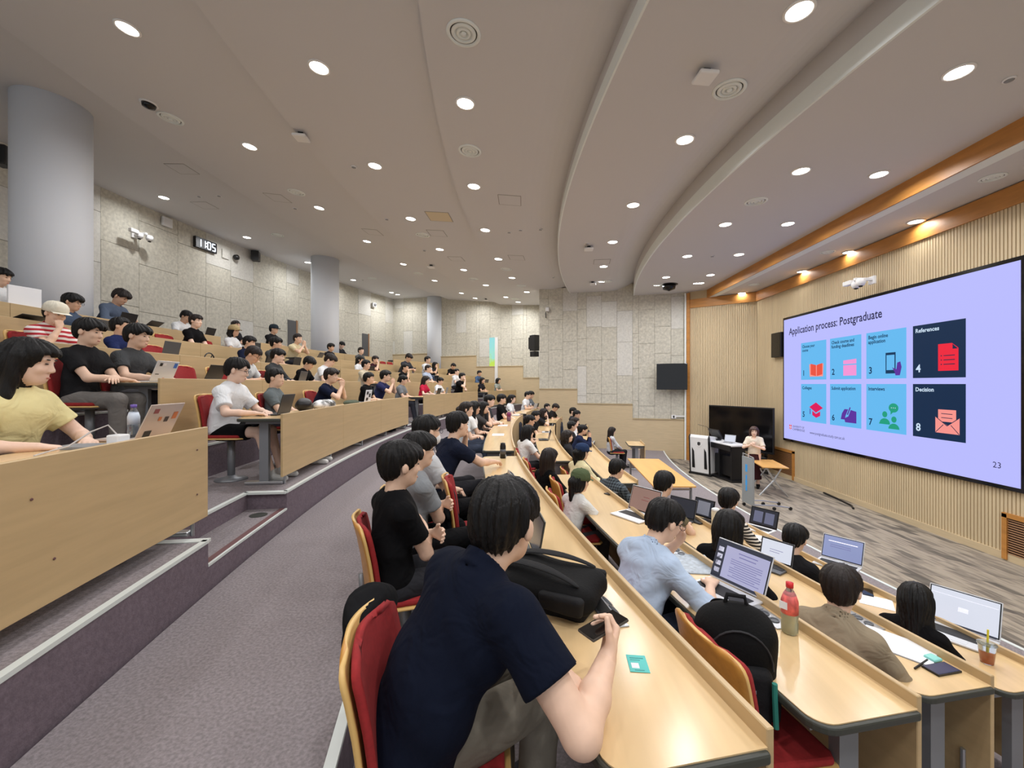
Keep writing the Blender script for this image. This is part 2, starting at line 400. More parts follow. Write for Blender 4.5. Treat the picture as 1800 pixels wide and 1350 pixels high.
# window slit in the recessed far wall, daylight and greenery behind
rw0, rw1 = rE(861, TU), rE(871, TU)
nn = Vector((-math.sin(TU), -math.cos(TU), 0))
def winmat():
    m = bpy.data.materials.new('window_daylight'); m.use_nodes = True; nt = m.node_tree; b = nt.nodes['Principled BSDF']
    tc = nt.nodes.new('ShaderNodeTexCoord'); n = nt.nodes.new('ShaderNodeTexNoise'); n.inputs['Scale'].default_value = 5; nt.links.new(tc.outputs['Object'], n.inputs[0])
    sx = nt.nodes.new('ShaderNodeSeparateXYZ'); nt.links.new(tc.outputs['Object'], sx.inputs[0])
    ad = nt.nodes.new('ShaderNodeMath'); ad.operation = 'MULTIPLY_ADD'; ad.inputs[1].default_value = .9; nt.links.new(n.outputs[0], ad.inputs[0]); nt.links.new(sx.outputs[2], ad.inputs[2])
    r = nt.nodes.new('ShaderNodeValToRGB'); e = r.color_ramp.elements; e[0].position = .0; e[0].color = (.62, .82, .06, 1); e[1].position = 1; e[1].color = (.32, .80, .86, 1); x = e.new(.42); x.color = (.62, .85, .10, 1); x = e.new(.58); x.color = (.40, .85, .72, 1)
    mr = nt.nodes.new('ShaderNodeMapRange'); mr.inputs[1].default_value = .2; mr.inputs[2].default_value = 2.8; nt.links.new(ad.outputs[0], mr.inputs[0]); nt.links.new(mr.outputs[0], r.inputs[0])
    nt.links.new(r.outputs[0], b.inputs['Emission Color']); b.inputs['Emission Strength'].default_value = .8; b.inputs['Base Color'].default_value = (.02, .03, .03, 1); b.inputs['Roughness'].default_value = .3; return m
pts = [pol(rw0, TU)+nn*.03, pol(rw1, TU)+nn*.03, pol(rw1, TU)+nn*.045, pol(rw0, TU)+nn*.045]
zt, zb_ = pD(866, 596, 22.6).z, pD(866, 668, 22.6).z
o = MB().prism([(q.x-pts[0].x, q.y-pts[0].y, 0) for q in pts], (0, 0, zt-zb_)).build('window_1', winmat(), loc=(pts[0].x, pts[0].y, zb_)); tag(o, 'tall narrow bright window slit with greenery in the far wall', 'window', kind='structure')
pts = [pol(rw1-.16, TU)+nn*.025, pol(rw1-.005, TU)+nn*.025, pol(rw1-.005, TU)+nn*.10, pol(rw1-.16, TU)+nn*.10]
MB().prism([(q.x-o.location.x, q.y-o.location.y, -.3) for q in pts], (0, 0, zt-zb_+.3)).build('window_frame', M_WHITE, o)
# ---- columns
for i, (x, wd, D) in enumerate(((93, 150, 7.3), (571.5, 50, 16.3), (767, 32, 23.5))):
    d = ray(x); p = Vector((d[0]*D, d[1]*D, UP[5][0])); r_, t_ = rt(p)
    zt = 6.20
    o = MB().lathe([(.5, 0), (.5, zt-p.z)], 48).build('column', M_COLUMN, smooth=True, loc=p); tag(o, 'thick round white column behind the upper rows, '+['nearest and widest', 'middle one', 'farthest and thinnest'][i], 'column', 'round columns', kind='structure')
# ================================================================== DESKS
def desk(row, z, rp, t0, t1, label, depth=.43, seams=None, legs=None, rounded=False, pz0=.09, pcol=None, DESKH=.66, PANT=.70):
    root = empty('lecture_desk', pol(rp, (t0+t1)/2, z)); tag(root, label, 'desk', 'curved lecture desks'); o = root.location
    # front panels, split at the seams
    ts = [t0]+sorted(seams or [])+[t1]
    for a, b in zip(ts[:-1], ts[1:]):
        bev(MB().arc(rp, rp+.022, a+.00006, b-.00006, z+pz0, z+PANT).build('front_panel', pcol or M_WOOD, root, origin=o), .003, 1)
    # worktop with rounded user-side corners and a dark edge band
    def outline(g, fil):
        r0, r1 = rp+.022, rp+.002+depth+g; P = []; nn = max(4, int((t1-t0)/.012)); ga = g/rp
        for i in range(nn+1): P.append((r0, t0-ga+(t1-t0+2*ga)*i/nn))
        for q in range(7):
            a = math.pi/2*q/6; P.append((r1-fil+fil*math.sin(a), t1+ga-(fil-fil*math.cos(a))/rp))
        for i in range(1, nn): P.append((r1, t1+ga-fil/rp-(t1-t0+2*ga-2*fil/rp)*i/nn))
        for q in range(7):
            a = math.pi/2*(1-q/6); P.append((r1-fil+fil*math.sin(a), t0-ga+(fil-fil*math.cos(a))/rp))
        return P
    m = MB(); m.prism([pol(a, b, z+DESKH-.012) for a, b in reversed(outline(0, .075))], (0, 0, .012)); m.build('desktop', M_TOP, root, origin=o)
    m = MB(); m.prism([pol(a, b, z+DESKH-.034) for a, b in reversed(outline(.014, .085))], (0, 0, .030)); bev(m.build('edge_band', M_EDGE, root, origin=o), .007, 2)
    n = legs or max(2, int(round((t1-t0)*rp/1.5))+1)
    for i in range(n):
        t = t0+.0035+(t1-t0-.007)*i/(n-1)
        R = rz(-t)
        p = pol(rp+.22, t); m = MB()
        m.box((p.x, p.y, z+.33), (.085, .045, .60), R); m.box((p.x, p.y, z+.615), (.34, .04, .035), R)
        m.build('leg', M_LEG, root, origin=o)
        m = MB(); m.box((p.x, p.y, z+.018), (.36, .075, .03), R); bev(m.build('foot', M_STEEL, root, origin=o), .008, 2)
        q = pol(rp+.03, t); MB().tube([(q.x, q.y, z+.0), (q.x, q.y, z+.30)], .011, 8).build('support_rod', M_STEEL, root, origin=o)
    return root
RN = {1: 'first', 2: 'second', 3: 'third', 4: 'fourth', 5: 'fifth'}
for k in UP:
    z, rp = UP[k]
    g1 = (tpx(366, 34.84), tpx(497, 34.84))
    secs = [(T0+.02, g1[0], 'left of the near stairs'), (g1[1], G2[0], 'between the near and middle stairs'), (G2[1], G3[0], 'between the middle and far stairs'), (G3[1], T1U-.03 if k < 5 else T1U-.03, 'at the far end')]
    for (a, b, w) in secs:
        L_ = (b-a)*rp; ns = int(L_//2.4)
        if k == 1 and w.startswith('left'): se = []
        else: se = [a+(b-a)*(i+1)/(ns+1) for i in range(ns)]
        dp = .43 if k < 5 else .30
        desk(k, z, rp, a, b, 'light wood desk section in the %s raised row, %s' % (RN[k], w), seams=se, depth=dp)
# screw heads on the nearest panel
nd = [o for o in bpy.data.objects if o.get('label', '').startswith('light wood desk section in the first raised row, left')][0]
for x, y in ((125, 288), (780, 92), (780, 268), (215, 522)):
    X, Y = x*600/1350, 750+y*600/1350; D = rayR(X, 34.838); p = pD(X, Y, D); r_, t_ = rt(p)
    m = MB().lathe([(.006, 0), (.0045, .003), (0, .0035)], 10, p-nd.location, Matrix.Rotation(-t_, 3, 'Z') @ Matrix.Rotation(math.pi/2, 3, 'Y'))
    m.build('screw', M_TREAD, nd)
# lower bank
LWN = {'A': 'next to the aisle', 'B': 'second below the aisle', 'C': 'third below the aisle', 'D': 'lowest, facing the stage'}
TA = tpx(1308, 32.45)
ENDS = {'A': -.2555, 'B': -.2460, 'C': -.2352, 'D': -.2275}
GAP = {'A': (-.122, -.108), 'B': (-.118, -.087), 'C': (-.118, -.098), 'D': (-.115, -.100)}
G4 = .085
for k, (z, rp) in LOW.items():
    a, b = GAP[k]
    desk(k, z, rp, ENDS[k], a, 'pale wood desk section on the near side, row %s' % LWN[k], depth=.44, seams=[], pz0=.04, DESKH=.69, PANT=.735)
    if k != 'D':
        desk(k, z, rp, b, G4, 'pale wood desk section in the middle block, row %s' % LWN[k], depth=.44, seams=[], pz0=.04, DESKH=.69, PANT=.735)
        desk(k, z, rp, G4+.03, T1L-.045, 'pale wood desk section at the far end, row %s' % LWN[k], depth=.44, seams=[], pz0=.04, DESKH=.69, PANT=.735)
    else:
        desk(k, z, 29.05, .092, .124, 'short pale wood desk at the far end of the lowest row', depth=.44, pz0=.04, DESKH=.69, PANT=.735, legs=2)
# ================================================================== CEILING FITTINGS
M_LAMP = mat('lamp_disc', (255, 255, 255), .5, emit=(255, 252, 244), es=14)
M_RING = mat('lamp_ring', (236, 234, 230), .5)
ring_me = MB().lathe([(.135, 0), (.135, -.012), (.112, -.016), (.108, -.004), (.108, 0)], 28).mesh('lamp_ring', M_RING, True)
disc_me = MB().lathe([(.108, -.006), (.0, -.0075)], 24).mesh('lamp_disc', M_LAMP, True)
lt = bpy.data.lights.new('downlight', 'AREA'); lt.shape = 'DISK'; lt.size = .2; lt.energy = LAMP_W; lt.color = (.985, .985, 1.0); lt.spread = math.radians(165)
def ceil_hit(x, y, zguess=None):
    z = 5.0
    for _ in range(12):
        p = pZ(x, y, z); z = ceil_z(rt(p)[0])
    p = pZ(x, y, z); r_, t_ = rt(p); lim = .172 if r_ < 32.6 else .325
    if t_ > lim: p = pol(r_, lim, p.z)
    return p
def slope_of(r):
    if r < 29.1: return 0
    for r0, r1, za, zb in BANDS:
        if r <= r1: return math.atan((zb-za)/(r1-r0))
    return 0
lt2 = lt.copy(); lt2.energy = LAMP_W*.22
def downlight(p, label, tilt=True):
    root = empty('downlight', p)
    r_, t_ = rt(p)
    root.rotation_euler = (Matrix.Rotation(-t_, 3, 'Z') @ Matrix.Rotation(slope_of(r_) if tilt else 0, 3, 'Y')).to_euler()
    tag(root, label, 'downlight', 'round ceiling downlights')
    obj('ring', ring_me, root); obj('lamp_disc', disc_me, root)
    l = bpy.data.objects.new('lamp_light', lt if tilt and not (r_ < 32.6 and t_ > .135) else lt2); COL.objects.link(l); l.parent = root; l.location = (0, 0, -.03)
    return root
DL = {
 'lowest ceiling band': [(1685,126),(1408,300),(1545,306),(1275,394),(1385,393),(1208,450),(1299,447),(1171,487),(1249,483),(1153,513),(1221,510),(1148,532),(1206,528)],
 'second ceiling band from the stage': [(1405,18),(1204,245),(1113,360),(1077,425),(1061,468),(1059,497),(1065,520),(1074,536)],
 'third ceiling band from the stage': [(818,181),(833,327),(853,404),(876,455),(900,488),(926,513),(953,530)],
 'fourth ceiling band from the stage': [(561,118),(659,291),(722,384),(773,438),(815,474),(854,501),(889,522),(922,536)],
 'fifth ceiling band from the stage': [(224,49),(439,257),(561,365),(645,424),(709,464),(764,493),(811,515),(853,531)],
 'rearmost ceiling band': [(288,347),(434,417),(541,461),(621,492),(688,514),(747,532)],
}
for bn, pts in DL.items():
    ps = sorted((ceil_hit(x, y) for x, y in pts), key=lambda p: p.y)
    for i, p in enumerate(ps):
        downlight(p, 'round recessed downlight, %s by distance on the %s' % ('nearest' if i == 0 else ORD[i], bn))
for i, (x, y) in enumerate(((1610, 389), (1492, 443), (1410, 477), (1304, 515))):
    downlight(pZ(x, y, 4.288), 'round recessed downlight in the strip above the screen, %s by distance' % ('nearest' if i == 0 else ORD[i]), False)
# downlights of the same grid just outside the frame, behind the camera and to the sides
for i, (r_, t_) in enumerate(((27.6, -.30), (27.6, -.245), (30.3, -.285), (32.5, -.275), (32.5, -.33), (34.7, -.26), (34.7, -.32), (37.4, -.255), (37.4, -.31), (40.6, -.23), (30.3, -.34))):
    downlight(pol(r_, t_, ceil_z(r_)), 'round recessed downlight outside the view, %s of the near side' % ('first' if i == 0 else ORD[i]))
# ================================================================== PEOPLE: signed-distance bodies meshed with surface nets
A3 = lambda *v: np.array(v if len(v) == 3 else v[0], float)
def smin(a, b, k):
    if k <= 0: return np.minimum(a, b)
    h = np.maximum(k-np.abs(a-b), 0)/k
    return np.minimum(a, b)-h*h*k*.25
def sd_cap(P, a, b, ra, rb):
    ba = b-a; pa = P-a; h = np.clip((pa@ba)/max(ba@ba, 1e-9), 0, 1)
    return np.linalg.norm(pa-h[..., None]*ba, axis=-1)-(ra+(rb-ra)*h)
def sd_ell(P, c, r, M=None):
    q = P-c
    if M is not None: q = q@M
    k0 = np.linalg.norm(q/r, axis=-1); k1 = np.linalg.norm(q/(r*r), axis=-1)+1e-9
    return k0*(k0-1)/k1
class SDF:
    """list of solids blended into one continuous surface"""
    def __init__(s): s.p = []
    def cap(s, a, b, ra, rb, k=.03, cut=None, op='u'):
        a, b = A3(a), A3(b); R = max(ra, rb)
        def f(P):
            d = sd_cap(P, a, b, ra, rb)
            if cut is not None:
                o, n = cut; d = np.maximum(d, (P-o)@n)
            return d
        s.p.append((op, f, np.minimum(a, b)-R, np.maximum(a, b)+R, k)); return s
    def ell(s, c, r, M=None, k=.03, op='u'):
        c, r = A3(c), A3(r); R = max(r)
        s.p.append((op, lambda P: sd_ell(P, c, r, M), c-R, c+R, k)); return s
    def box(s, c, hb, r, k=.03):
        c, hb = A3(c), A3(hb); R = hb
        def f(P):
            q = np.abs(P-c)-(hb-r); return np.linalg.norm(np.maximum(q, 0), axis=-1)+np.minimum(q.max(-1), 0)-r
        s.p.append(('u', f, c-R, c+R, k)); return s
    def cutfn(s, f): s.p.append(('i', f, None, None, 0)); return s
    def mesh(s, name, h, mats=None, noise=None):
        us = [p for p in s.p if p[0] == 'u']
        lo = np.min([p[2] for p in us], 0)-3*h; hi = np.max([p[3] for p in us], 0)+3*h
        n = np.ceil((hi-lo)/h).astype(int)+1
        ax = [lo[i]+h*np.arange(n[i]) for i in range(3)]
        F = np.full(n, .25)
        for op, f, a, b, k in s.p:
            if op == 'i':
                P = np.stack(np.meshgrid(*ax, indexing='ij'), -1); F = np.maximum(F, f(P)); continue
            i0 = np.maximum(((a-k-2*h-lo)/h).astype(int), 0); i1 = np.minimum(((b+k+2*h-lo)/h).astype(int)+2, n)
            if (i1 <= i0).any(): continue
            sl = tuple(slice(i0[j], i1[j]) for j in range(3))
            P = np.stack(np.meshgrid(*[ax[j][sl[j]] for j in range(3)], indexing='ij'), -1)
            d = f(P)
            F[sl] = smin(F[sl], d, k) if op == 'u' else -smin(-F[sl], d, k)
        if noise is not None:
            P = np.stack(np.meshgrid(*ax, indexing='ij'), -1); F = F+noise(P)
        return nets(F, lo, h, name, mats)
def nets_raw(F, lo, h):
    S = F < 0; n = np.array(F.shape)
    c = np.zeros(n-1, int)
    for dx in (0, 1):
        for dy in (0, 1):
            for dz in (0, 1): c += S[dx:n[0]-1+dx, dy:n[1]-1+dy, dz:n[2]-1+dz]
    act = (c > 0) & (c < 8); idx = -np.ones(n-1, int); I = np.argwhere(act); idx[act] = np.arange(len(I))
    acc = np.zeros((len(I), 3)); cnt = np.zeros(len(I))
    cor = [(0, 0, 0), (1, 0, 0), (0, 1, 0), (1, 1, 0), (0, 0, 1), (1, 0, 1), (0, 1, 1), (1, 1, 1)]
    V = np.array([F[I[:, 0]+a, I[:, 1]+b, I[:, 2]+d] for a, b, d in cor])
    for e0 in range(8):
        for ax in range(3):
            if cor[e0][ax] == 0:
                e1 = e0+(1, 2, 4)[ax]; a, b = V[e0], V[e1]; m = (a < 0) != (b < 0)
                t = np.zeros(len(I)); t[m] = a[m]/(a[m]-b[m]); p = np.array(cor[e0], float)[None].repeat(len(I), 0); p[:, ax] += t
                acc[m] += p[m]; cnt[m] += 1
    verts = lo+h*(I+acc/np.maximum(cnt, 1)[:, None])
    quads = []
    for ax in range(3):
        o1, o2 = [(1, 2), (2, 0), (0, 1)][ax]
        sa = [slice(None)]*3; sb = [slice(None)]*3; sa[ax] = slice(0, -1); sb[ax] = slice(1, None)
        d = S[tuple(sa)] != S[tuple(sb)]
        E = np.argwhere(d); E = E[(E[:, o1] > 0) & (E[:, o2] > 0) & (E[:, o1] < n[o1]-1) & (E[:, o2] < n[o2]-1)]
        if not len(E): continue
        def g(a, b):
            q = E.copy(); q[:, o1] += a; q[:, o2] += b; return idx[q[:, 0], q[:, 1], q[:, 2]]
        Q = np.stack([g(-1, -1), g(0, -1), g(0, 0), g(-1, 0)], 1)
        ins = S[E[:, 0], E[:, 1], E[:, 2]]
        Q[~ins] = Q[~ins][:, ::-1]; quads.append(Q)
    return verts, (np.concatenate(quads) if quads else np.zeros((0, 4), int))
def np_mesh(name, verts, quads, mats=None):
    me = bpy.data.meshes.new(name); nv, nf = len(verts), len(quads)
    me.vertices.add(nv); me.vertices.foreach_set('co', verts.astype(np.float32).ravel())
    me.loops.add(nf*4); me.loops.foreach_set('vertex_index', quads.astype(np.int32).ravel())
    me.polygons.add(nf); me.polygons.foreach_set('loop_start', np.arange(0, nf*4, 4, dtype=np.int32))
    me.polygons.foreach_set('use_smooth', np.ones(nf, bool)); me.update(calc_edges=True)
    for m in (mats or []): me.materials.append(m)
    return me
def nets(F, lo, h, name, mats): return np_mesh(name, *nets_raw(F, lo, h), mats)
def join_np(parts):
    V, Q, o = [], [], 0
    for v, q in parts: V.append(v); Q.append(q+o); o += len(v)
    return np.concatenate(V), np.concatenate(Q)
def raw(sdf, h):
    r = {}
    global nets
    keep = nets
    def catch(F, lo, hh, name, mats): r['x'] = nets_raw(F, lo, hh)
    nets = catch; sdf.mesh('', h); nets = keep
    return r['x']
# ---- frames
def unit(v): v = A3(v); return v/max(np.linalg.norm(v), 1e-9)
def headM(yaw=0, pitch=0, roll=0):      # columns: face forward, left, up
    return np.array(eul(roll, pitch, yaw))
def ik(S, Wp, l1, l2, pole):
    S, Wp, pole = A3(S), A3(Wp), A3(pole); d = Wp-S; L = np.linalg.norm(d); L2 = min(L, (l1+l2)*.995); u = d/L; Wp = S+u*L2
    a = (l1*l1-l2*l2+L2*L2)/(2*L2); hgt = max(l1*l1-a*a, 0)**.5
    pv = pole-(pole@u)*u; pv = pv/max(np.linalg.norm(pv), 1e-9)
    return S+u*a+pv*hgt, Wp
def joints(lean=.12, side=0, twist=0, hy=0, hp=.12, hr=0, rh=(.40, -.12, .75), lh=(.40, .12, .75), hs=1.0, sw=.165, slump=0, rpole=(-.2, -1, -.7), lpole=(-.2, 1, -.7), headf=.02, knee=.44, feet=.42, legs=.10):
    """seated figure, hips over the local origin, facing +x, floor at z=0; hands are wrist targets"""
    J = {}; J['pel'] = A3(0, 0, .53)
    up = unit((math.sin(lean), -math.sin(side), math.cos(lean)*math.cos(side)))
    tl = .475-slump; mid = J['pel']+up*tl*.45+A3(-.012-.03*slump*8, 0, 0); J['mid'] = mid
    nb = J['pel']+up*tl+A3(.0, 0, 0); J['nb'] = nb+up*.045
    rt_ = np.array(Matrix.Rotation(twist, 3, 'Z')@Vector((0, -1, 0))); J['right'] = unit(rt_-(rt_@up)*up*.3)
    J['up'] = up; J['fwd'] = unit(np.cross(up, J['right'])); J['fwd'] = J['fwd'] if J['fwd'][0] > -.2 else -J['fwd']
    J['SR'] = nb+J['right']*sw-up*.035; J['SL'] = nb-J['right']*sw-up*.035
    J['M'] = headM(hy, hp, hr); J['hc'] = J['nb']+up*.075+A3(headf, 0, .055)+J['M']@A3(.025, 0, .03)
    J['ER'], J['WR'] = ik(J['SR'], rh, .285, .255, rpole); J['EL'], J['WL'] = ik(J['SL'], lh, .285, .255, lpole)
    for s, q in (('R', -1), ('L', 1)):
        J['H'+s] = A3(.02, q*.085, .53); J['K'+s] = A3(knee, q*(legs+.02), .53); J['A'+s] = A3(feet, q*legs, .085); J['T'+s] = A3(feet+.17, q*(legs+.02), .035)
    return J
def add_hand(S, W, d, n, s, curl=.5, spread=1.0, k=.010, sc=1.0):
    """W wrist, d towards the fingers, n out of the palm, s towards the thumb"""
    W, d, n, s = A3(W), unit(d), unit(n), unit(s); n = unit(n-(n@d)*d); s = unit(np.cross(d, n)) if np.cross(d, n)@s > 0 else -unit(np.cross(d, n))
    for i, (off, ln, r) in enumerate(((.030, .068, .0088), (.010, .076, .0092), (-.010, .070, .0088), (-.029, .054, .0078))):
        b = W+(d*(.088-.006*abs(i-1))+s*off)*sc; S.cap(W+(d*.012+s*off*.5)*sc, b, .017*sc, .0125*sc, k=.012)
        a1 = curl*(.75+.08*i); d1 = unit(d*math.cos(a1)+n*math.sin(a1)+s*off*3*spread); m1 = b+d1*ln*.52*sc
        a2 = curl*(1.75+.1*i); d2 = unit(d*math.cos(a2)+n*math.sin(a2)+s*off*2*spread); m2 = m1+d2*ln*.48*sc
        S.cap(b, m1, r*1.08*sc, r*sc, k=.004); S.cap(m1, m2, r*sc, r*.82*sc, k=.002)
    t0 = W+(d*.025+s*.020)*sc; t1 = W+(d*.055+s*.050+n*.012*curl*2)*sc; t2 = t1+unit(d*.9+s*.35+n*.5*curl)*.032*sc
    S.cap(t0, t1, .0145*sc, .0105*sc, k=.012); S.cap(t1, t2, .0105*sc, .0082*sc, k=.004)
def head_sdf(S, c, M, f=1.0, neck=None, hi=True, female=False):
    g = lambda x, y, z: c+M@(A3(x, y, z)*f)
    S.ell(g(-.012, 0, .034), A3(.098, .077, .084)*f, M, k=.02)
    S.ell(g(.022, 0, -.030), A3(.066, .062 if not female else .059, .084)*f, M, k=.03)
    S.ell(g(.040, 0, -.088), A3(.044, .040 if not female else .034, .030)*f, M, k=.03)
    S.ell(g(-.005, 0, -.055), A3(.055, .058, .05)*f, M, k=.03)
    S.cap(g(.080, 0, .012), g(.098, 0, -.030), .009*f, .013*f, k=.014)
    for q in (-1, 1):
        S.ell(g(.094, q*.012, -.036), A3(.010, .009, .007)*f, M, k=.006)
        S.ell(g(-.010, q*.084, -.010), A3(.021, .012, .032)*f, M, k=.006)
        S.ell(g(.072, q*.034, .026), A3(.016, .022, .008)*f, M, k=.012)
        if hi: S.ell(g(.098, q*.032, .004), A3(.018, .017, .010)*f, M, k=.010, op='s')
        S.ell(g(.060, q*.036, -.030), A3(.022, .020, .020)*f, M, k=.02)
    S.ell(g(.078, 0, -.068), A3(.014, .022, .007)*f, M, k=.008); S.ell(g(.076, 0, -.079), A3(.014, .018, .007)*f, M, k=.008)
    if neck is not None: S.cap(neck, g(-.022, 0, -.055), .054*f if not female else .047, .052*f if not female else .045, k=.03)
HAND_H = .0055
def body_mesh(name, J, h, pr, mats=None):
    """skin: head, neck, trunk, arms, hands and legs in one mesh"""
    S = SDF(); f = pr.get('f', 1.06); fem = pr.get('fem', False); w = pr.get('w', 1.0)*(.92 if fem else 1)
    T = np.stack([J['fwd'], -J['right'], J['up']], 1)
    S.ell(J['pel']+A3(0, 0, .03), (.095, .125*w, .10), T, k=.05); S.ell(J['mid'], (.085, .12*w, .14), T, k=.05)
    S.ell(J['nb']-J['up']*.13, (.09, .135*w, .13), T, k=.05); S.cap(J['SR'], J['SL'], .045, .045, k=.05)
    head_sdf(S, J['hc'], J['M'], f, J['nb']-J['up']*.03, h < .016, fem)
    aw = pr.get('aw', 1.0)*(.86 if fem else 1)
    for s in 'RL':
        S.cap(J['S'+s], J['E'+s], .050*aw, .040*aw, k=.03); m = J['E'+s]*.55+J['W'+s]*.45
        S.cap(J['E'+s], m, .040*aw, .036*aw, k=.02); S.cap(m, J['W'+s], .036*aw, .0245*aw, k=.02)
        S.cap(J['H'+s], J['K'+s], .072, .055, k=.04); S.cap(J['K'+s], J['A'+s], .052, .038, k=.03)
    parts = [raw(S, h)]
    for s, q in (('R', -1), ('L', 1)):
        Hs = SDF(); u = unit(J['W'+s]-J['E'+s]); Hs.cap(J['W'+s]-u*.07, J['W'+s], .0285*aw, .0245*aw, k=.01)
        d = pr.get('d'+s, u*.7+A3(.3, -q*.12, -.08)); n = pr.get('n'+s, (0, 0, -1)); sd = pr.get('s'+s, (0, -q, 0))
        add_hand(Hs, J['W'+s], d, n, sd, pr.get('c'+s, .45), sc=.92 if fem else 1.0); parts.append(raw(Hs, HAND_H if h > .012 else .0042))
    return np_mesh(name, *join_np(parts), mats)
def wrinkle(amp, seed, fr=16):
    rng = np.random.RandomState(seed); K = rng.normal(0, 1, (7, 3))*fr; ph = rng.uniform(0, 6.28, 7)
    def f(P):
        a = 0
        for i in range(7): a = a+np.sin(P@K[i]+ph[i]+1.5*np.sin(P@K[(i+3) % 7]*.5))
        return amp*a/3
    return f
def shirt_mesh(name, J, h, pr, seed=0):
    S = SDF(); fem = pr.get('fem', False); w = pr.get('w', 1.0)*(.90 if fem else 1); g = pr.get('fit', 1.0); T = np.stack([J['fwd'], -J['right'], J['up']], 1); up = J['up']
    S.ell(J['pel']+A3(0, 0, .05), A3(.128, .165*w, .13)*g, T, k=.06); S.ell(J['mid'], A3(.118, .158*w, .17)*g, T, k=.06)
    S.ell(J['nb']-up*.14+J['fwd']*(.012 if not fem else .02), A3(.118, .172*w, .155)*g, T, k=.06)
    S.cap(J['SR'], J['nb']-up*.05, .056*g, .066*g, k=.05); S.cap(J['SL'], J['nb']-up*.05, .056*g, .066*g, k=.05); S.cap(J['nb']-J['right']*.05-up*.03, J['nb']+J['right']*.05-up*.03, .045, .045, k=.06)
    sl = pr.get('sleeve', .62)
    aw = pr.get('aw', 1.0)*(.88 if fem else 1)
    for s in 'RL':
        a, e, wr = J['S'+s], J['E'+s], J['W'+s]; u = unit(e-a)
        if sl <= 1:
            b = a+(e-a)*sl; S.cap(a, b+u*.03, .060*aw*g, .068*aw*g, k=.05, cut=(b, u))
        else:
            S.cap(a, e, .060*aw*g, .056*aw*g, k=.05); u2 = unit(wr-e); b = e+(wr-e)*(sl-1); S.cap(e, b+u2*.02, .058*aw*g, .046*aw*g, k=.03, cut=(b, u2))
    col = pr.get('collar', 0)
    n0 = J['nb']-up*.02; n1 = J['hc']
    ax = unit(n1-n0)
    if col:
        c0 = J['nb']+up*.0; R0 = .066 if not fem else .060
        def ring(P):
            q = P-c0-J['fwd']*.004; z = q@ax+(q@J['fwd'])*.25; rad = np.linalg.norm(q-(q@ax)[..., None]*ax, axis=-1)-R0-.25*np.maximum(-z, 0)
            d = np.maximum(np.abs(rad)-.009, np.abs(z-.005)-.030)
            gap = (np.abs(q@J['right'])-.018)*-1.0
            return np.where((q@J['fwd']) > .02, np.maximum(d, gap), d)
        S.p.append(('u', ring, c0-.13, c0+.13, .012))
    S.cap(n0+ax*.012-J['fwd']*.004, n0+ax*.25, .0605 if not fem else .056, .066, k=.006, op='s')
    if fem and pr.get('vneck'): S.ell(n0+J['fwd']*.08, (.05, .05, .07), k=.01, op='s')
    hem = J['pel']-A3(0, 0, .05)
    S.cutfn(lambda P: (hem-P)@A3(0, 0, 1.0))
    return S.mesh(name, h, None, wrinkle(pr.get('wr', .0035), seed, pr.get('wf', 14)))
def trouser_mesh(name, J, h, pr):
    S = SDF(); ln = pr.get('tl', 1.0); w = pr.get('w', 1.0)
    S.ell(J['pel']+A3(-.005, 0, .0), (.122, .160*w, .10), k=.05)
    for s in 'RL':
        if ln < 1:
            b = J['H'+s]+(J['K'+s]-J['H'+s])*ln; S.cap(J['H'+s], b, .092, .085, k=.04, cut=(b, unit(J['K'+s]-J['H'+s])))
        else:
            S.cap(J['H'+s], J['K'+s], .090, .072, k=.04); u = unit(J['A'+s]-J['K'+s]); b = J['A'+s]+u*.0
            S.cap(J['K'+s], b+u*.03, .070, .060, k=.03, cut=(b, u))
    return S.mesh(name, h, None, wrinkle(.003, 5, 18))
def shoe_mesh(name, a, t, h):
    S = SDF(); S.cap(a+A3(-.03, 0, -.035), t+A3(-.02, 0, 0), .040, .034, k=.03); S.cap(a+A3(-.03, 0, -.02), a+A3(.0, 0, .02), .042, .040, k=.03)
    S.cutfn(lambda P: .004-P[..., 2]); return S.mesh(name, h)
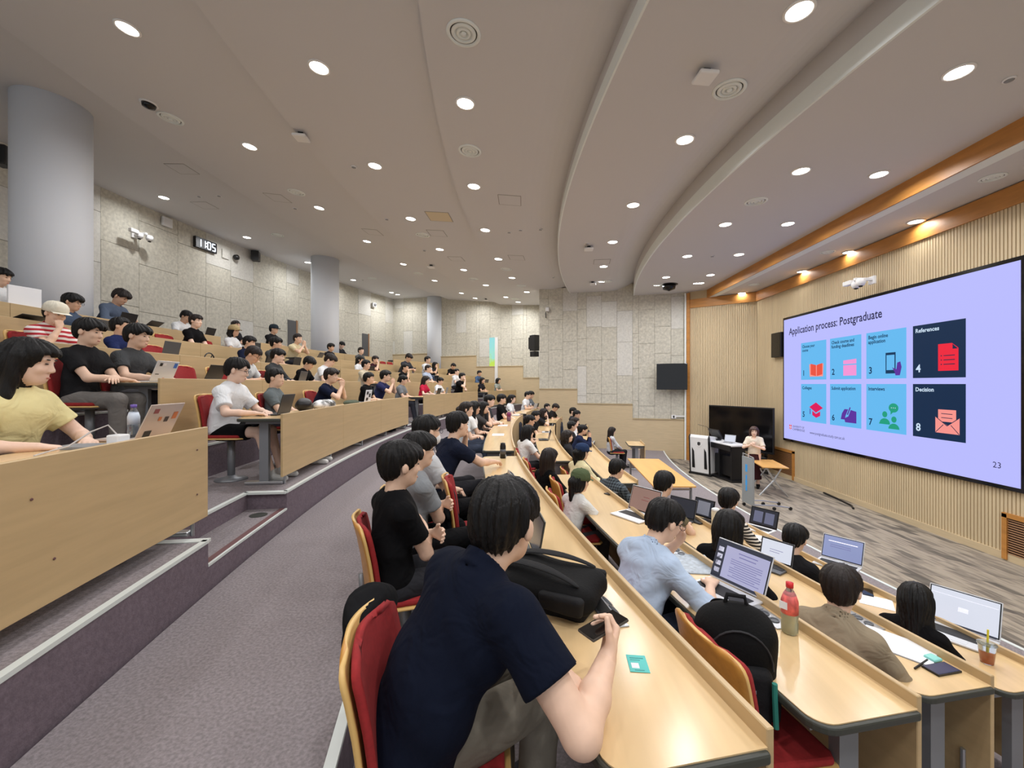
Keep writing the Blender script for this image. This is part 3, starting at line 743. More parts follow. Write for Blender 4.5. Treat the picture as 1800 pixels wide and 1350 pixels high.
# ---- hair in the head frame
def hair_sdf(kind, seed=0):
    S = SDF()
    def strands(P):
        phi = np.arctan2(P[..., 1], P[..., 0]+.03); r = np.hypot(P[..., 1], P[..., 0]+.03); z = P[..., 2]; f = np.clip(r/.06, .1, 1)
        tw = phi+.5*np.sin(2*phi+seed)*np.clip(.1-z, 0, .3)*4
        return f*(.0042*np.sin(9*tw+2*seed+1.6*np.sin(4*phi+seed))+.0030*np.sin(21*tw+seed+z*30)+.0020*np.sin(47*tw+2.2*np.sin(5*phi+seed)+z*12))
    if kind in ('short', 'bowl', 'fringe'):
        top = 1.0 if kind != 'bowl' else 1.03
        S.ell((-.014, 0, .042), A3(.116, .094, .094)*top, k=.02)
        S.ell((-.050, 0, -.015), (.072, .078, .075), k=.03)
        if kind != 'short': S.ell((.050, 0, .058), (.062, .072, .046), k=.03)
        z0 = {'short': .052, 'bowl': .030, 'fringe': .040}[kind]; nape = {'short': -.070, 'bowl': -.085, 'fringe': -.075}[kind]; ear = {'short': .012, 'bowl': -.012, 'fringe': .004}[kind]
        def low(P):
            x = P[..., 0]
            zl = np.interp(x, [-.10, -.045, -.028, .02, .045, .07, .12], [nape, nape, ear, ear, z0*.55+ear*.45, z0, z0+.004])
            an = np.arctan2(P[..., 1], x+.03); zl = zl+.009*np.sin(11*an+seed*1.3+np.sin(5*an))+.005*np.sin(29*an+seed)
            return (zl-P[..., 2])*.8
        S.cutfn(low)
    elif kind in ('long', 'bob', 'tied'):
        S.ell((-.014, 0, .040), (.114, .093, .092), k=.02)
        L = {'long': .30, 'bob': .155, 'tied': .04}[kind]
        S.ell((-.050, 0, -.03), (.080, .092, .10), k=.03)
        if L > .1:
            S.cap((-.055, 0, -.02), (-.075, 0, -L), .085, .070, k=.03)
            for q in (-1, 1): S.cap((-.012, q*.070, .02), (-.02, q*.082, -L*.85), .032, .030, k=.03)
        S.ell((.045, 0, .062), (.060, .072, .040), k=.03)
        def low(P):
            x = P[..., 0]; y = np.abs(P[..., 1])
            face = np.maximum(.018-x*.4-(y-.045)*1.1, 0)
            zl = np.interp(x, [-.06, .012, .040, .055, .12], [-1, -1, -.06 if kind != 'tied' else .0, .045, .06])
            zl = np.where((y > .064) & (kind != 'tied'), np.interp(x, [.02, .05, .075], [-1, -1, .05]), zl)
            return (zl-P[..., 2])*.7
        S.cutfn(low)
        if kind == 'tied':
            S.cap((-.10, 0, .02), (-.135, .0, -.01), .034, .040, k=.02); S.cap((-.135, 0, -.01), (-.13, .0, -.20), .038, .022, k=.03)
    return S, strands
HAIRM = {}
def hair_mesh(kind, h, seed=0, cap=False):
    key = (kind, h, seed, cap)
    if key not in HAIRM:
        S, st = hair_sdf(kind, seed)
        if cap: S.cutfn(lambda P: P[..., 2]-.030-.25*np.maximum(-P[..., 0]-.02, 0))
        HAIRM[key] = S.mesh('hair', h, None, st)
    return HAIRM[key]
def cap_mesh():
    if 'cap' not in HAIRM:
        m = MB(); prof = [(.117, -.012), (.120, .02), (.113, .06), (.088, .094), (.047, .112), (0, .117)]
        m.lathe(prof, 28, (-.012, 0, .028), None, 1.0, .88)
        b = len(m.v); pts = []
        n = 12
        for i in range(n+1):
            a = -1.15+2.3*i/n
            m.v.append((-.012+.105*math.cos(a), .095*math.sin(a), .034)); m.v.append((-.012+.105*math.cos(a)+.075*math.cos(a*.75)**.5 if math.cos(a*.75) > 0 else .1, .100*math.sin(a), .012+.012*math.cos(a*1.2)))
        for i in range(n):
            m.f.append((b+2*i, b+2*i+1, b+2*i+3, b+2*i+2)); m.m.append(0)
        m.lathe([(.008, 0), (.006, .006), (0, .007)], 8, (-.012, 0, .143))
        HAIRM['cap'] = m.mesh('cap', [None], True)
    return HAIRM['cap']
# ---- shared face pieces in the head frame
def ell_mesh(name, items, n=10):
    m = MB()
    for c, r in items:
        prof = [(math.sin(math.pi*i/6), -math.cos(math.pi*i/6)) for i in range(7)]
        b = len(m.v); m.lathe([(max(p, 0), z) for p, z in prof], n)
        for i in range(b, len(m.v)): v = m.v[i]; m.v[i] = (c[0]+v[0]*r[0], c[1]+v[1]*r[1], c[2]+v[2]*r[2])
    return m.mesh(name, [None], True)
EYE = [ell_mesh('eye', [((.0815, q*.031, .004), (.0065, .0125, .0042))]) for q in (-1, 1)]
BROW = [ell_mesh('eyebrow', [((.0855, q*.034, .027), (.006, .018, .0035))]) for q in (-1, 1)]
MOUTH = ell_mesh('mouth', [((.0898, 0, -.0720), (.004, .019, .0055))])
def glasses_mesh():
    m = MB()
    for q in (-1, 1):
        c = Vector((.104, q*.034, .002)); m.tube([c+Vector((0, .025*math.cos(a), .020*math.sin(a))) for a in [2*math.pi*i/16 for i in range(17)]], .0018, 5, False)
        m.tube([(.103, q*.058, .006), (.05, q*.080, .008), (-.012, q*.086, .004)], .0018, 5)
    m.tube([(.105, -.010, .006), (.108, 0, .008), (.105, .010, .006)], .0018, 5)
    return m.mesh('glasses', [None], True)
GLASSES = glasses_mesh()
MASK = ell_mesh('face_mask', [((.062, 0, -.062), (.050, .064, .052))], 16)
# ---- materials
def skin(i=0):
    c = [(232, 194, 168), (224, 184, 156), (238, 202, 180), (216, 174, 146)][i % 4]
    return mat('skin_%d' % (i % 4), c, .5, var=((30, 30, 30), .03, 2))
M_HAIR = mat('hair_black', (15, 13, 13), .50, spec=.3, bump=((260, 260, 40), .4))
M_HAIRB = mat('hair_dark_brown', (32, 23, 20), .48, spec=.35, bump=((260, 260, 40), .4))
M_EYE = mat('eye_dark', (34, 24, 22), .3); M_LIP = mat('lip', (188, 118, 104), .5)
def cloth(c, stripes=None):
    nm = 'cloth_%d_%d_%d' % c
    if nm in MATS: return MATS[nm]
    m = mat(nm, c, .92, spec=.15); nt = m.node_tree; b = nt.nodes['Principled BSDF']; tc = nt.nodes.new('ShaderNodeTexCoord')
    n1 = nt.nodes.new('ShaderNodeTexNoise'); n1.inputs['Scale'].default_value = 7; n1.inputs['Detail'].default_value = 2; n1.inputs['Distortion'].default_value = 1.2; nt.links.new(tc.outputs['Object'], n1.inputs[0])
    n2 = nt.nodes.new('ShaderNodeTexNoise'); n2.inputs['Scale'].default_value = 160; nt.links.new(tc.outputs['Object'], n2.inputs[0])
    b1 = nt.nodes.new('ShaderNodeBump'); b1.inputs['Strength'].default_value = .55; b1.inputs['Distance'].default_value = .035; nt.links.new(n1.outputs[0], b1.inputs['Height'])
    b2 = nt.nodes.new('ShaderNodeBump'); b2.inputs['Strength'].default_value = .12; b2.inputs['Distance'].default_value = .004; nt.links.new(n2.outputs[0], b2.inputs['Height']); nt.links.new(b1.outputs[0], b2.inputs['Normal']); nt.links.new(b2.outputs[0], b.inputs['Normal'])
    return m
def striped(name, c1, c2, n, plaid=False):          # woven bands along the height (and across for a plaid)
    if name in MATS: return MATS[name]
    m = mat(name, c1, .92); nt = m.node_tree; b = nt.nodes['Principled BSDF']; tc = nt.nodes.new('ShaderNodeTexCoord')
    def band(d):
        w = nt.nodes.new('ShaderNodeTexWave'); w.bands_direction = d; w.inputs['Scale'].default_value = n; w.inputs['Distortion'].default_value = 1.2 if not plaid else .2; w.inputs['Detail'].default_value = 1; nt.links.new(tc.outputs['Object'], w.inputs[0])
        r = nt.nodes.new('ShaderNodeValToRGB'); e = r.color_ramp.elements; e[0].position = .45; e[1].position = .55; e[0].color = (*srgb(c1), 1); e[1].color = (*srgb(c2), 1); nt.links.new(w.outputs[0], r.inputs[0]); return r.outputs[0]
    out = band('Z')
    if plaid:
        mi = nt.nodes.new('ShaderNodeMix'); mi.data_type = 'RGBA'; mi.inputs[0].default_value = .5; nt.links.new(out, mi.inputs[6]); nt.links.new(band('Y'), mi.inputs[7]); out = mi.outputs[2]
    nt.links.new(out, b.inputs['Base Color']); return m
def parent_head(o, root, J, loc=None):
    M4 = Matrix([[*(J['M'][i]*J.get('f', 1.06)), J['hc'][i]] for i in range(3)]+[[0, 0, 0, 1]]); o.parent = root; o.matrix_local = M4; return o
PROTO = {}
def proto(key, J, pr, h, seed=0):
    if key not in PROTO:
        PROTO[key] = (J, body_mesh('person', J, h, pr, [None]), shirt_mesh('shirt', J, h, pr, seed), trouser_mesh('trousers', J, max(h, .014), pr), [shoe_mesh('shoe', J['A'+s], J['T'+s], .014) for s in 'RL'])
        for m in PROTO[key][2:4]: m.materials.append(None)
        for m in PROTO[key][4]: m.materials.append(None)
        if not PROTO[key][1].materials: PROTO[key][1].materials.append(None)
    return PROTO[key]
def person(key, J, pr, h, loc, yaw, sc, shirt, trousers, hair, label, group=None, sk=0, shoe=(60, 60, 64), cap=None, glasses=False, mask=False, face=True, seed=0, hairmat=None, legs=True, shirtmat=None, hh=None):
    J, bm, sm, tm, shm = proto(key, J, pr, h, seed)
    o = obj('person', bm, None, skin(sk)); o.location = loc; o.rotation_euler = (0, 0, yaw); o.scale = (sc, sc, sc); tag(o, label, 'person', group)
    obj('shirt', sm, o, shirtmat or cloth(shirt))
    if legs:
        obj('trousers', tm, o, cloth(trousers))
        for m in shm: obj('shoe', m, o, cloth(shoe))
    if hair:
        hm = hair_mesh(hair, hh or (.0062 if h < .013 else .010), seed % 3, bool(cap))
        if not hm.materials: hm.materials.append(None)
        parent_head(obj('hair', hm, None, hairmat or M_HAIR), o, J)
    if cap: parent_head(obj('cap', cap_mesh(), None, cloth(cap)), o, J)
    if face:
        parent_head(obj('mouth', MOUTH, None, M_LIP), o, J)
        for e in EYE: parent_head(obj('eye', e, None, M_EYE), o, J)
        for e in BROW: parent_head(obj('eyebrow', e, None, M_HAIR), o, J)
    if glasses: parent_head(obj('glasses', GLASSES, None, M_BLACK), o, J)
    if mask: parent_head(obj('face_mask', MASK, None, M_WHITE), o, J)
    return o
# ================================================================== THE AUDIENCE
# ---- chairs
def chair_meshes():
    C = {}
    def sheet(w, pts, th, name, m, inset=0, n=12, r=.09):
        """bent sheet: profile pts [(x,z)] swept over the width with rounded top corners"""
        mb = MB(); k = len(pts); rows = []
        for i, (x, z) in enumerate(pts):
            f = i/(k-1); ww = w/2-inset
            if f > .75: ww -= (1-math.sqrt(max(0, 1-((f-.75)/.25)**2)))*r
            rows.append([(x-.05*(abs(-1+2*j/n))**2*0+(.035*(2*j/n-1)**2 if name != 'seat' else 0), ww*(2*j/n-1), z) for j in range(n+1)])
        mb.v = [p for r_ in rows for p in r_]
        for i in range(k-1):
            for j in range(n): a = i*(n+1)+j; mb.f.append((a, a+1, a+n+2, a+n+1)); mb.m.append(0)
        me = mb.mesh(name, m, True); return me
    bx = lambda z: float(np.interp(z, [.46, .60, .70, .80, .90], [-.208, -.222, -.236, -.256, -.282]))
    zz = [.50+.39*(1-(1-q/14)**1.35) for q in range(15)]; bp = [(bx(z), z) for z in zz]; zq = [.53+.345*(1-(1-q/14)**1.35) for q in range(15)]
    C['back'] = sheet(.44, bp, .012, 'backrest', [M_PLYE, M_PLY]); C['pad'] = sheet(.44, [(bx(z)+.022, z) for z in zq], .012, 'back_pad', M_RED, .018)
    m = MB(); m.prism([(-.21, -.19, .435), (.17, -.21, .435), (.205, -.17, .435), (.205, .17, .435), (.17, .21, .435), (-.21, .19, .435)], (0, 0, .014)); C['seat'] = m.mesh('seat', M_PLYE)
    m = MB(); m.prism([(-.19, -.175, .449), (.165, -.195, .449), (.185, -.16, .449), (.185, .16, .449), (.165, .195, .449), (-.19, .175, .449)], (0, 0, .03)); C['spad'] = m.mesh('seat_pad', M_RED)
    m = MB(); m.tube([(0, 0, .03), (0, 0, .435)], .035, 12); m.tube([(0, 0, .40), (-.12, 0, .42), (-.225, 0, .46), (-.228, 0, .58)], .016, 8); C['post'] = m.mesh('pedestal', M_LEG, True)
    C['base'] = MB().lathe([(.15, .0), (.15, .012), (.06, .03), (.036, .05)], 20).mesh('base', M_LEG, True)
    return C
CHM = chair_meshes()
def chair(p, yaw, label, group='red padded lecture chairs'):
    r = empty('lecture_chair', Vector(p)+Vector((math.cos(yaw), math.sin(yaw), 0))*.075, -rt(p)[1]); tag(r, label, 'chair', group)
    b = obj('backrest', CHM['back'], r); s = b.modifiers.new('thick', 'SOLIDIFY'); s.thickness = .014; s.offset = 1; s.material_offset_rim = 0; s.material_offset = 1
    b2 = obj('back_pad', CHM['pad'], r); s = b2.modifiers.new('thick', 'SOLIDIFY'); s.thickness = .022; s.offset = 1
    bev(obj('seat', CHM['seat'], r), .006); bev(obj('seat_pad', CHM['spad'], r), .012); obj('pedestal', CHM['post'], r); obj('base', CHM['base'], r)
    return r
# ---- laptops
M_LSIL = mat('laptop_silver', (216, 218, 222), .38, .2); M_LGRY = mat('laptop_grey', (92, 94, 98), .4, .4); M_LBLK = mat('laptop_black', (34, 34, 37), .4); M_KEY = mat('keyboard', (30, 30, 33), .6)
def screenmat(name, c, s): return mat(name, (10, 10, 12), .2, emit=c, es=s)
SCR = {'white': screenmat('display_white', (226, 230, 244), .85), 'doc': screenmat('display_doc', (190, 190, 226), .75), 'dark': screenmat('display_dark', (58, 60, 70), .6), 'pink': screenmat('display_pink', (178, 142, 130), .6), 'off': M_BLK2, 'blue': screenmat('display_blue', (150, 160, 205), .8)}
LTM = {}
def laptop(p, yaw, label, lid=M_LSIL, scr='doc', ang=1.85, w=.31, d=.215, body=None, group='open laptops', sticker=None, lines=False):
    """p on the desk under the hinge side middle; yaw = direction the user faces; ang = opening angle"""
    key = (round(w, 2), round(d, 2), round(ang, 2))
    r = empty('laptop', p, yaw); tag(r, label, 'laptop', group)
    if key not in LTM:
        a = MB(); a.box((-d/2, 0, .008), (d, w, .013)); b = MB(); b.box((-d*.42, 0, .0155), (d*.44, w*.86, .003)); t = MB(); t.box((-d*.80, 0, .0151), (d*.26, w*.36, .0015))
        R = Matrix.Rotation(-(math.pi-ang), 3, 'Y')
        # closed lid lies on the base towards the user (-x); open it by ang
        def L(x, y, z): q = Matrix.Rotation(ang, 3, 'Y') @ Vector((-x, y, z)); return (q.x, q.y, q.z+.014)
        c = MB()
        def slab(mb, x0, x1, hw, z0, z1):
            n = len(mb.v); P = [L(x0, -hw, z0), L(x1, -hw, z0), L(x1, hw, z0), L(x0, hw, z0), L(x0, -hw, z1), L(x1, -hw, z1), L(x1, hw, z1), L(x0, hw, z1)]
            mb.v += P
            for q in ((3, 2, 1, 0), (4, 5, 6, 7), (0, 1, 5, 4), (1, 2, 6, 5), (2, 3, 7, 6), (3, 0, 4, 7)): mb.f.append(tuple(n+i for i in q)); mb.m.append(0)
        slab(c, .003, d, w/2, 0, .007); e = MB(); slab(e, .012, d-.006, w/2-.006, -.0012, .0005); g = MB(); slab(g, .020, d-.012, w/2-.012, -.0018, -.0008)
        LTM[key] = tuple(x.mesh(nm, [None]) for x, nm in ((a, 'base'), (b, 'keyboard'), (t, 'trackpad'), (c, 'lid'), (e, 'bezel'), (g, 'display')))
    A_, B_, T_, C_, E_, G_ = LTM[key]
    bev(obj('base', A_, r, body or lid), .004); obj('keyboard', B_, r, M_KEY); obj('trackpad', T_, r, body or lid); l = bev(obj('lid', C_, r, lid), .003); obj('bezel', E_, l, M_BLK2); obj('display', G_, l, SCR[scr])
    def onlid(u, v, du, dv, m, name, front=False):     # u across 0..1, v up 0..1
        q = lambda uu, vv, zz: Matrix.Rotation(ang, 3, 'Y') @ Vector((-(vv*d), (uu-.5)*w*(-1 if front else 1), zz)) + Vector((0, 0, .014))
        z = .0082 if not front else -.0024; mb = MB(); mb.quad(*[q(uu, vv, z) for uu, vv in ((u-du/2, v-dv/2), (u+du/2, v-dv/2), (u+du/2, v+dv/2), (u-du/2, v+dv/2))]); mb.build(name, m, l)
    for s in (sticker or []): onlid(*s[:4], s[4], 'sticker')
    if lines:
        for s in lines: onlid(*s[:4], s[4], 'window_content', True)
    return r
# ---- poses for the rows further away
POSE = {
 'type': (dict(feet=.52, lean=.16, hp=.22, rh=(.36, -.10, .735), lh=(.36, .10, .735)), {}),
 'watch': (dict(feet=.52, lean=.14, hp=.04, rh=(.34, .02, .725), lh=(.32, -.03, .735)), {'cR': .6, 'cL': .6}),
 'chin': (dict(feet=.52, lean=.28, hp=.05, rh=(.335, -.03, 1.03), lh=(.34, -.02, .73), rpole=(.6, -.5, -1)), {'nR': (-1, 0, .2), 'dR': (-.1, 0, 1), 'sR': (0, 1, 0), 'cR': 1.0}),
 'clasp': (dict(feet=.52, lean=.30, hp=.06, rh=(.40, -.02, 1.00), lh=(.40, .02, 1.00), rpole=(.3, -.7, -1), lpole=(.3, .7, -1)), {'nR': (0, 1, 0), 'nL': (0, -1, 0), 'dR': (0, 0, 1), 'dL': (0, 0, 1), 'sR': (-1, 0, 0), 'sL': (-1, 0, 0), 'cR': .7, 'cL': .7}),
 'cross': (dict(feet=.52, lean=-.02, hp=.04, rh=(.19, .09, .82), lh=(.20, -.09, .84)), {'nR': (-1, 0, 0), 'nL': (-1, 0, 0), 'dR': (.1, 1, .1), 'dL': (.1, -1, .1), 'sR': (0, 0, 1), 'sL': (0, 0, 1)}),
 'write': (dict(feet=.52, lean=.42, hp=.60, rh=(.43, -.08, .725), lh=(.40, .12, .725), slump=.03), {'cR': .9}),
 'back': (dict(feet=.52, lean=-.10, hp=.02, rh=(.30, -.06, .69), lh=(.30, .06, .69)), {}),
}
HT = .150   # head centre to the top of the hair
def place(px, ytop, row, J, yaw=None, D=None, seat=None, lo=.80, hi=1.22):
    z, rp = LOW[row] if row in LOW else UP[row]
    if D is None and row in LOW:
        dh = FPX*(CAMZ-(z+1.27))/(ytop-675); cand = [rayR(px, rp+.52, f_) for f_ in (False, True)]; D = min(cand, key=lambda q: abs(q-dh)); D = D if abs(D-dh) < .15*dh else .4*min(max(D, .7*dh), 1.4*dh)+.6*dh
    if D is None: D = rayR(px, rp+(seat or (.52 if row in LOW else .60)), far=(row in LOW and row != 'A' or row == 'A2'))
    tgt = pD(px, ytop, D); r_, t_ = rt(tgt)
    if yaw is None: yaw = -t_*.6+.4*math.atan2(9.7-tgt.y, 7.1-tgt.x)
    elif isinstance(yaw, tuple): yaw = math.atan2(yaw[1], yaw[0])+YAW      # given as (to the right, away) in the view
    f = J.get('f', 1.06); top = J['hc']+J['M']@A3(-.012, 0, HT*.9*f)
    sc = min(max((tgt.z-z)/top[2], lo), hi)
    o = rz(yaw) @ Vector((J['hc'][0]*sc, J['hc'][1]*sc, 0))
    return Vector((tgt.x-o.x, tgt.y-o.y, z)), yaw, sc, D
K = (17, 17, 19); NV = (22, 29, 52); WH = (226, 228, 230); GR = (128, 132, 136); DG = (66, 68, 72)
ROWTXT = {1: 'first raised row', 2: 'second raised row', 3: 'third raised row', 4: 'fourth raised row', 5: 'rearmost row', 'A': 'row below aisle', 'B': 'second lower row', 'C': 'third lower row', 'D': 'lowest row'}
COLN = {K: 'black', NV: 'navy', WH: 'white', GR: 'grey', DG: 'dark grey'}
# px of the head, top of the hair, pose, hair, shirt, what sets the person apart, options
FAR = {
 1: [(485,646,'back','short',(104,112,114),'in a grey-green T-shirt sitting upright',{}), (583,646,'clasp','fringe',NV,'in a navy T-shirt with clasped hands at the mouth',{}), (649,654,'watch','short',K,'in a black T-shirt behind a sticker-covered laptop',{}), (678,650,'clasp','fringe',(44,48,86),'with glasses in a dark blue T-shirt, hands raised',{'glasses':1}), (709,659,'watch','bowl',(122,126,130),'in a grey T-shirt at the end of the desk',{}),
     (749,660,'type','long',(196,40,70),'with long hair in a bright red top',{'fem':1}), (774,663,'type','fringe',WH,'in a white T-shirt with a small laptop',{}), (813,655,'chin','short',K,'in black leaning the chin on a hand',{}), (848,663,'watch','bob',(34,34,40),'with bobbed hair in a black top',{'fem':1}), (876,664,'watch','bob',(150,156,150),'in a grey-green sleeveless top',{'fem':1})],
 2: [(446,610,'write','short',(214,220,224),'with glasses in a white T-shirt looking down',{'glasses':1}), (489,612,'type','fringe',(62,64,66),'in a dark grey hooded top',{'ls':1}), (544,628,'write','bowl',K,'in a black T-shirt writing with the head bowed',{}), (581,623,'write','fringe',WH,'in a white shirt resting the face on a hand',{}), (644,632,'watch','short',(206,196,172),'in a beige T-shirt behind the hand-raising neighbours',{}), (713,639,'chin','short',K,'in a black T-shirt propping the chin',{}), (753,641,'watch','short',(176,190,214),'in a pale blue shirt',{}), (803,648,'watch','short',WH,'in a white T-shirt sitting upright',{}), (843,651,'type','short',(70,92,124),'in a denim shirt at the far desk',{'ls':1})],
 3: [(213,557,'back','short',(34,44,86),'in a navy jumper with a cream collar',{'ls':1}), (439,590,'type','fringe',NV,'in a navy T-shirt behind the white T-shirt',{}), (486,592,'watch','bowl',(70,74,76),'in a dark grey top beside a dark laptop',{}), (634,626,'type','tied',WH,'with tied hair in a white top',{'fem':1}), (660,625,'chin','fringe',(60,28,36),'in a maroon-black T-shirt leaning on a hand',{}), (719,620,'write','fringe',(60,62,70),'in a dark vest over a white shirt',{}), (752,626,'watch','short',WH,'in a white T-shirt near the far column',{}), (765,636,'chin','long',(50,50,56),'with long hair in a dark top',{'fem':1}), (797,639,'write','short',K,'in black with the head lowered',{})],
 4: [(128,515,'type','bowl',(72,86,108),'with glasses in a blue-grey shirt beside the nearest column',{'glasses':1}), (345,552,'watch','fringe',K,'in a black T-shirt with a dark red jacket on the chair',{}), (412,571,'watch','bob',WH,'in a tan cap and white T-shirt',{'cap':(178,158,118),'fem':1}), (524,586,'clasp','short',(222,208,170),'in a pale yellow shirt with raised hands',{}), (582,603,'watch','bowl',(36,34,38),'in a black polo with a pale collar',{}), (635,610,'watch','short',(88,90,90),'in a dark grey T-shirt near the second doorway',{})],
 5: [(213,509,'write','fringe',(92,104,124),'in a blue-grey denim shirt bent over a black laptop',{'ls':1}), (328,547,'write','short',WH,'in a white T-shirt bent forward',{}), (415,563,'watch','short',(40,40,44),'with black hair behind the tan cap',{}), (482,570,'watch','short',(34,34,36),'in a dark cap and black T-shirt',{'cap':(44,54,62)}), (601,601,'write','short',(50,50,54),'in dark clothes just right of the middle column',{'D':17.6}), (3,470,'type','fringe',WH,'in a white T-shirt at the left edge',{})],
 'A': [(821,705,'watch','tied',(214,220,222),'in a white top with a dark lanyard strap',{'fem':1,'D':7.2}), (834,704,'watch','long',(232,232,230),'with long black hair half hidden behind a neighbour',{'fem':1,'D':7.9}), (850,705,'chin','long',(70,68,68),'with long hair holding a hand to the mouth',{'fem':1,'D':8.7}), (861,693,'watch','fringe',(56,58,62),'in a dark waistcoat over a white shirt',{'D':9.5}), (885,692,'back','fringe',K,'in a plain black T-shirt',{'D':11.2}), (900,693,'watch','tied',WH,'in a loose white shirt with tied hair',{'fem':1,'D':12.6}), (928,688,'type','short',WH,'in a white shirt at the far stairs',{'D':15.4}), (944,687,'type','fringe',(116,124,130),'in a grey shirt beside the far stairs',{'D':15.6})],
 'B': [(932,729,'type','short',(70,74,70),'in a dark olive T-shirt typing behind the woman in white',{}), (942,722,'type','short',K,'in a black T-shirt typing',{}), (956,717,'chin','bob',(40,40,42),'in a black top propping the chin',{'fem':1}), (962,709,'watch','short',(44,44,48),'in dark clothes, mostly hidden by neighbours',{}), (980,710,'write','fringe',(34,32,34),'in a black T-shirt looking down at papers',{}), (991,702,'type','short',WH,'in a white T-shirt at the far desk',{})],
 'C': [(998,755,'back','long',(46,46,50),'in a black hooded top with long hair',{'fem':1,'ls':1,'D':8.4}), (1025,746,'clasp','fringe',(30,38,66),'in a dark navy jumper with the hands at the face',{'ls':1,'D':9.9}), (1019,740,'back','short',(36,36,40),'in black clothes, hidden behind a navy jumper',{'D':10.4}), (1011,733,'watch','tied',WH,'with a ponytail and white T-shirt',{'fem':1,'D':11.3}), (1030,721,'type','short',(36,34,38),'in a black T-shirt with a laptop',{'D':13.2}), (1027,716,'back','short',(48,48,52),'with black hair at the far end of the row',{'D':14.0})],
}
PLACED = []
rng = random.Random(4)
def far_person(row, i, d):
    px, yt, pose, hair, col, txt, op = d
    kw, pr = POSE[pose]; pr = dict(pr); var = rng.choice((0, 1)); kw = dict(kw); kw['hy'] = (-.10, .22)[var] if pose not in ('write', 'type') else (0, .12)[var]
    if op.get('fem'): pr['fem'] = True; kw['sw'] = .145
    if op.get('ls'): pr['sleeve'] = 1.92
    key = (pose, var, bool(op.get('fem')), bool(op.get('ls')))
    J = PROTO[key][0] if key in PROTO else joints(**kw)
    loc, yaw, sc, D = place(px, yt, row, J, D=op.get('D'), lo=.84, hi=1.2)
    if row in LOW:      # keep everyone on the seats of their own row
        r_, t_ = rt(loc); rp = LOW[row][1]; loc = pol(min(max(r_, rp+.46), rp+(.72 if row != 'A' else 1.0)), t_, loc.z)
    label = 'person %s, %s' % (txt, ROWTXT[row])
    o = person(key, J, pr, .0155, loc, yaw, sc, col, rng.choice((K, (52, 54, 62), (70, 78, 96))), hair, label, 'seated audience', sk=rng.randrange(4), cap=op.get('cap'), glasses=op.get('glasses'), seed=rng.randrange(3), shoe=rng.choice(((60, 60, 64), (214, 214, 210), (40, 40, 44))), face=D < 16, hairmat=rng.choice((M_HAIR, M_HAIR, M_HAIRB)))
    PLACED.append((o, row, i, pose, D, yaw, sc, txt))
    return o
for row, lst in FAR.items():
    for i, d in enumerate(sorted(lst, key=lambda q: q[0])): far_person(row, i, d)
# ---- people nearby, each with a pose of their own
def near(key, px, yt, row, kw, pr, col, hair, label, yaw=None, D=None, h=.011, tro=(44, 44, 48), seat=None, hi=1.22, **k):
    J = joints(**kw); loc, yw, sc, D = place(px, yt, row, J, yaw, D, seat, hi=hi)
    o = person(key, J, pr, h, loc, yw, sc, col, tro, hair, label, 'seated audience', **k); PLACED.append((o, row, None, key, D, yw, sc, label)); return o
X = (.62, .78); CR = POSE['cross'][1]
near('blackT', 706, 773, 'A', dict(lean=.02, hp=.05, hy=-.05, rh=(.24, .08, .78), lh=(.23, -.08, .80)), dict(CR, aw=.95, wr=.005), (15, 15, 17), 'bowl', 'person in a loose black T-shirt with folded arms behind the navy polo shirt', (.80, .60), 2.35, seed=1)
near('greyT', 738, 757, 'A', dict(lean=.03, hp=.05, hy=-.05, rh=(.25, .10, .78), lh=(.24, -.06, .80)), dict(CR, aw=1.05), (142, 146, 150), 'fringe', 'person in a grey T-shirt and dark-rimmed glasses with folded arms', (.80, .60), 2.95, glasses=True, tro=K)
near('maskT', 752, 728, 'A', dict(lean=.02, hp=.05, rh=(.30, -.05, .68), lh=(.30, .05, .68)), dict(aw=1.05), (206, 210, 214), 'short', 'person in a pale T-shirt wearing glasses and a white face mask', (.80, .60), 3.6, glasses=True, mask=True, tro=K)
near('navy2', 806, 722, 'A', dict(lean=.34, hp=.03, hy=.0, rh=(.62, -.10, .765), lh=(.36, .05, 1.03), lpole=(.5, .6, -1)), dict(aw=1.05, nL=(-1, 0, .2), dL=(-.1, -.2, 1), sL=(0, -1, 0), cL=1.0), (26, 32, 50), 'short', 'person in a dark navy T-shirt with one arm stretched along the desk', (.80, .60), 4.4)
near('blue', 1170, 878, 'B', dict(lean=.36, hp=.40, hy=-.18, twist=.05, rh=(.47, -.20, .79), lh=(.47, .03, 1.0), lpole=(.6, .5, -1), headf=.05), dict(sleeve=1.30, collar=1, w=1.05, fit=1.08, wr=.006, wf=20, nL=(-1, -.2, 0), dL=(-.2, 0, 1), sL=(0, -1, 0), cL=1.1, cR=.35), (186, 204, 228), 'short', 'person in a light blue shirt typing with one hand on a silver laptop', (.90, .44), 2.5, h=.010, glasses=True, seed=2, tro=(60, 66, 84))
near('cap', 1021, 838, 'B', dict(lean=.22, hp=.14, hy=.1, sw=.145, rh=(.46, -.10, .78), lh=(.46, .06, .78)), dict(fem=True, sleeve=.6), (224, 224, 220), 'tied', 'person in a green cap with a ponytail and white T-shirt typing on a laptop', (.84, .54), 4.0, cap=(84, 96, 68), tro=(70, 70, 74))
near('longhair', 966, 786, 'B', dict(lean=.12, hp=.04, hy=.1, sw=.15, rh=(.40, -.05, .73), lh=(.36, .08, .73)), dict(fem=True, sleeve=1.9), (15, 15, 17), 'long', 'person in black with very long straight dark brown hair', (.82, .57), 4.9, hairmat=M_HAIRB)
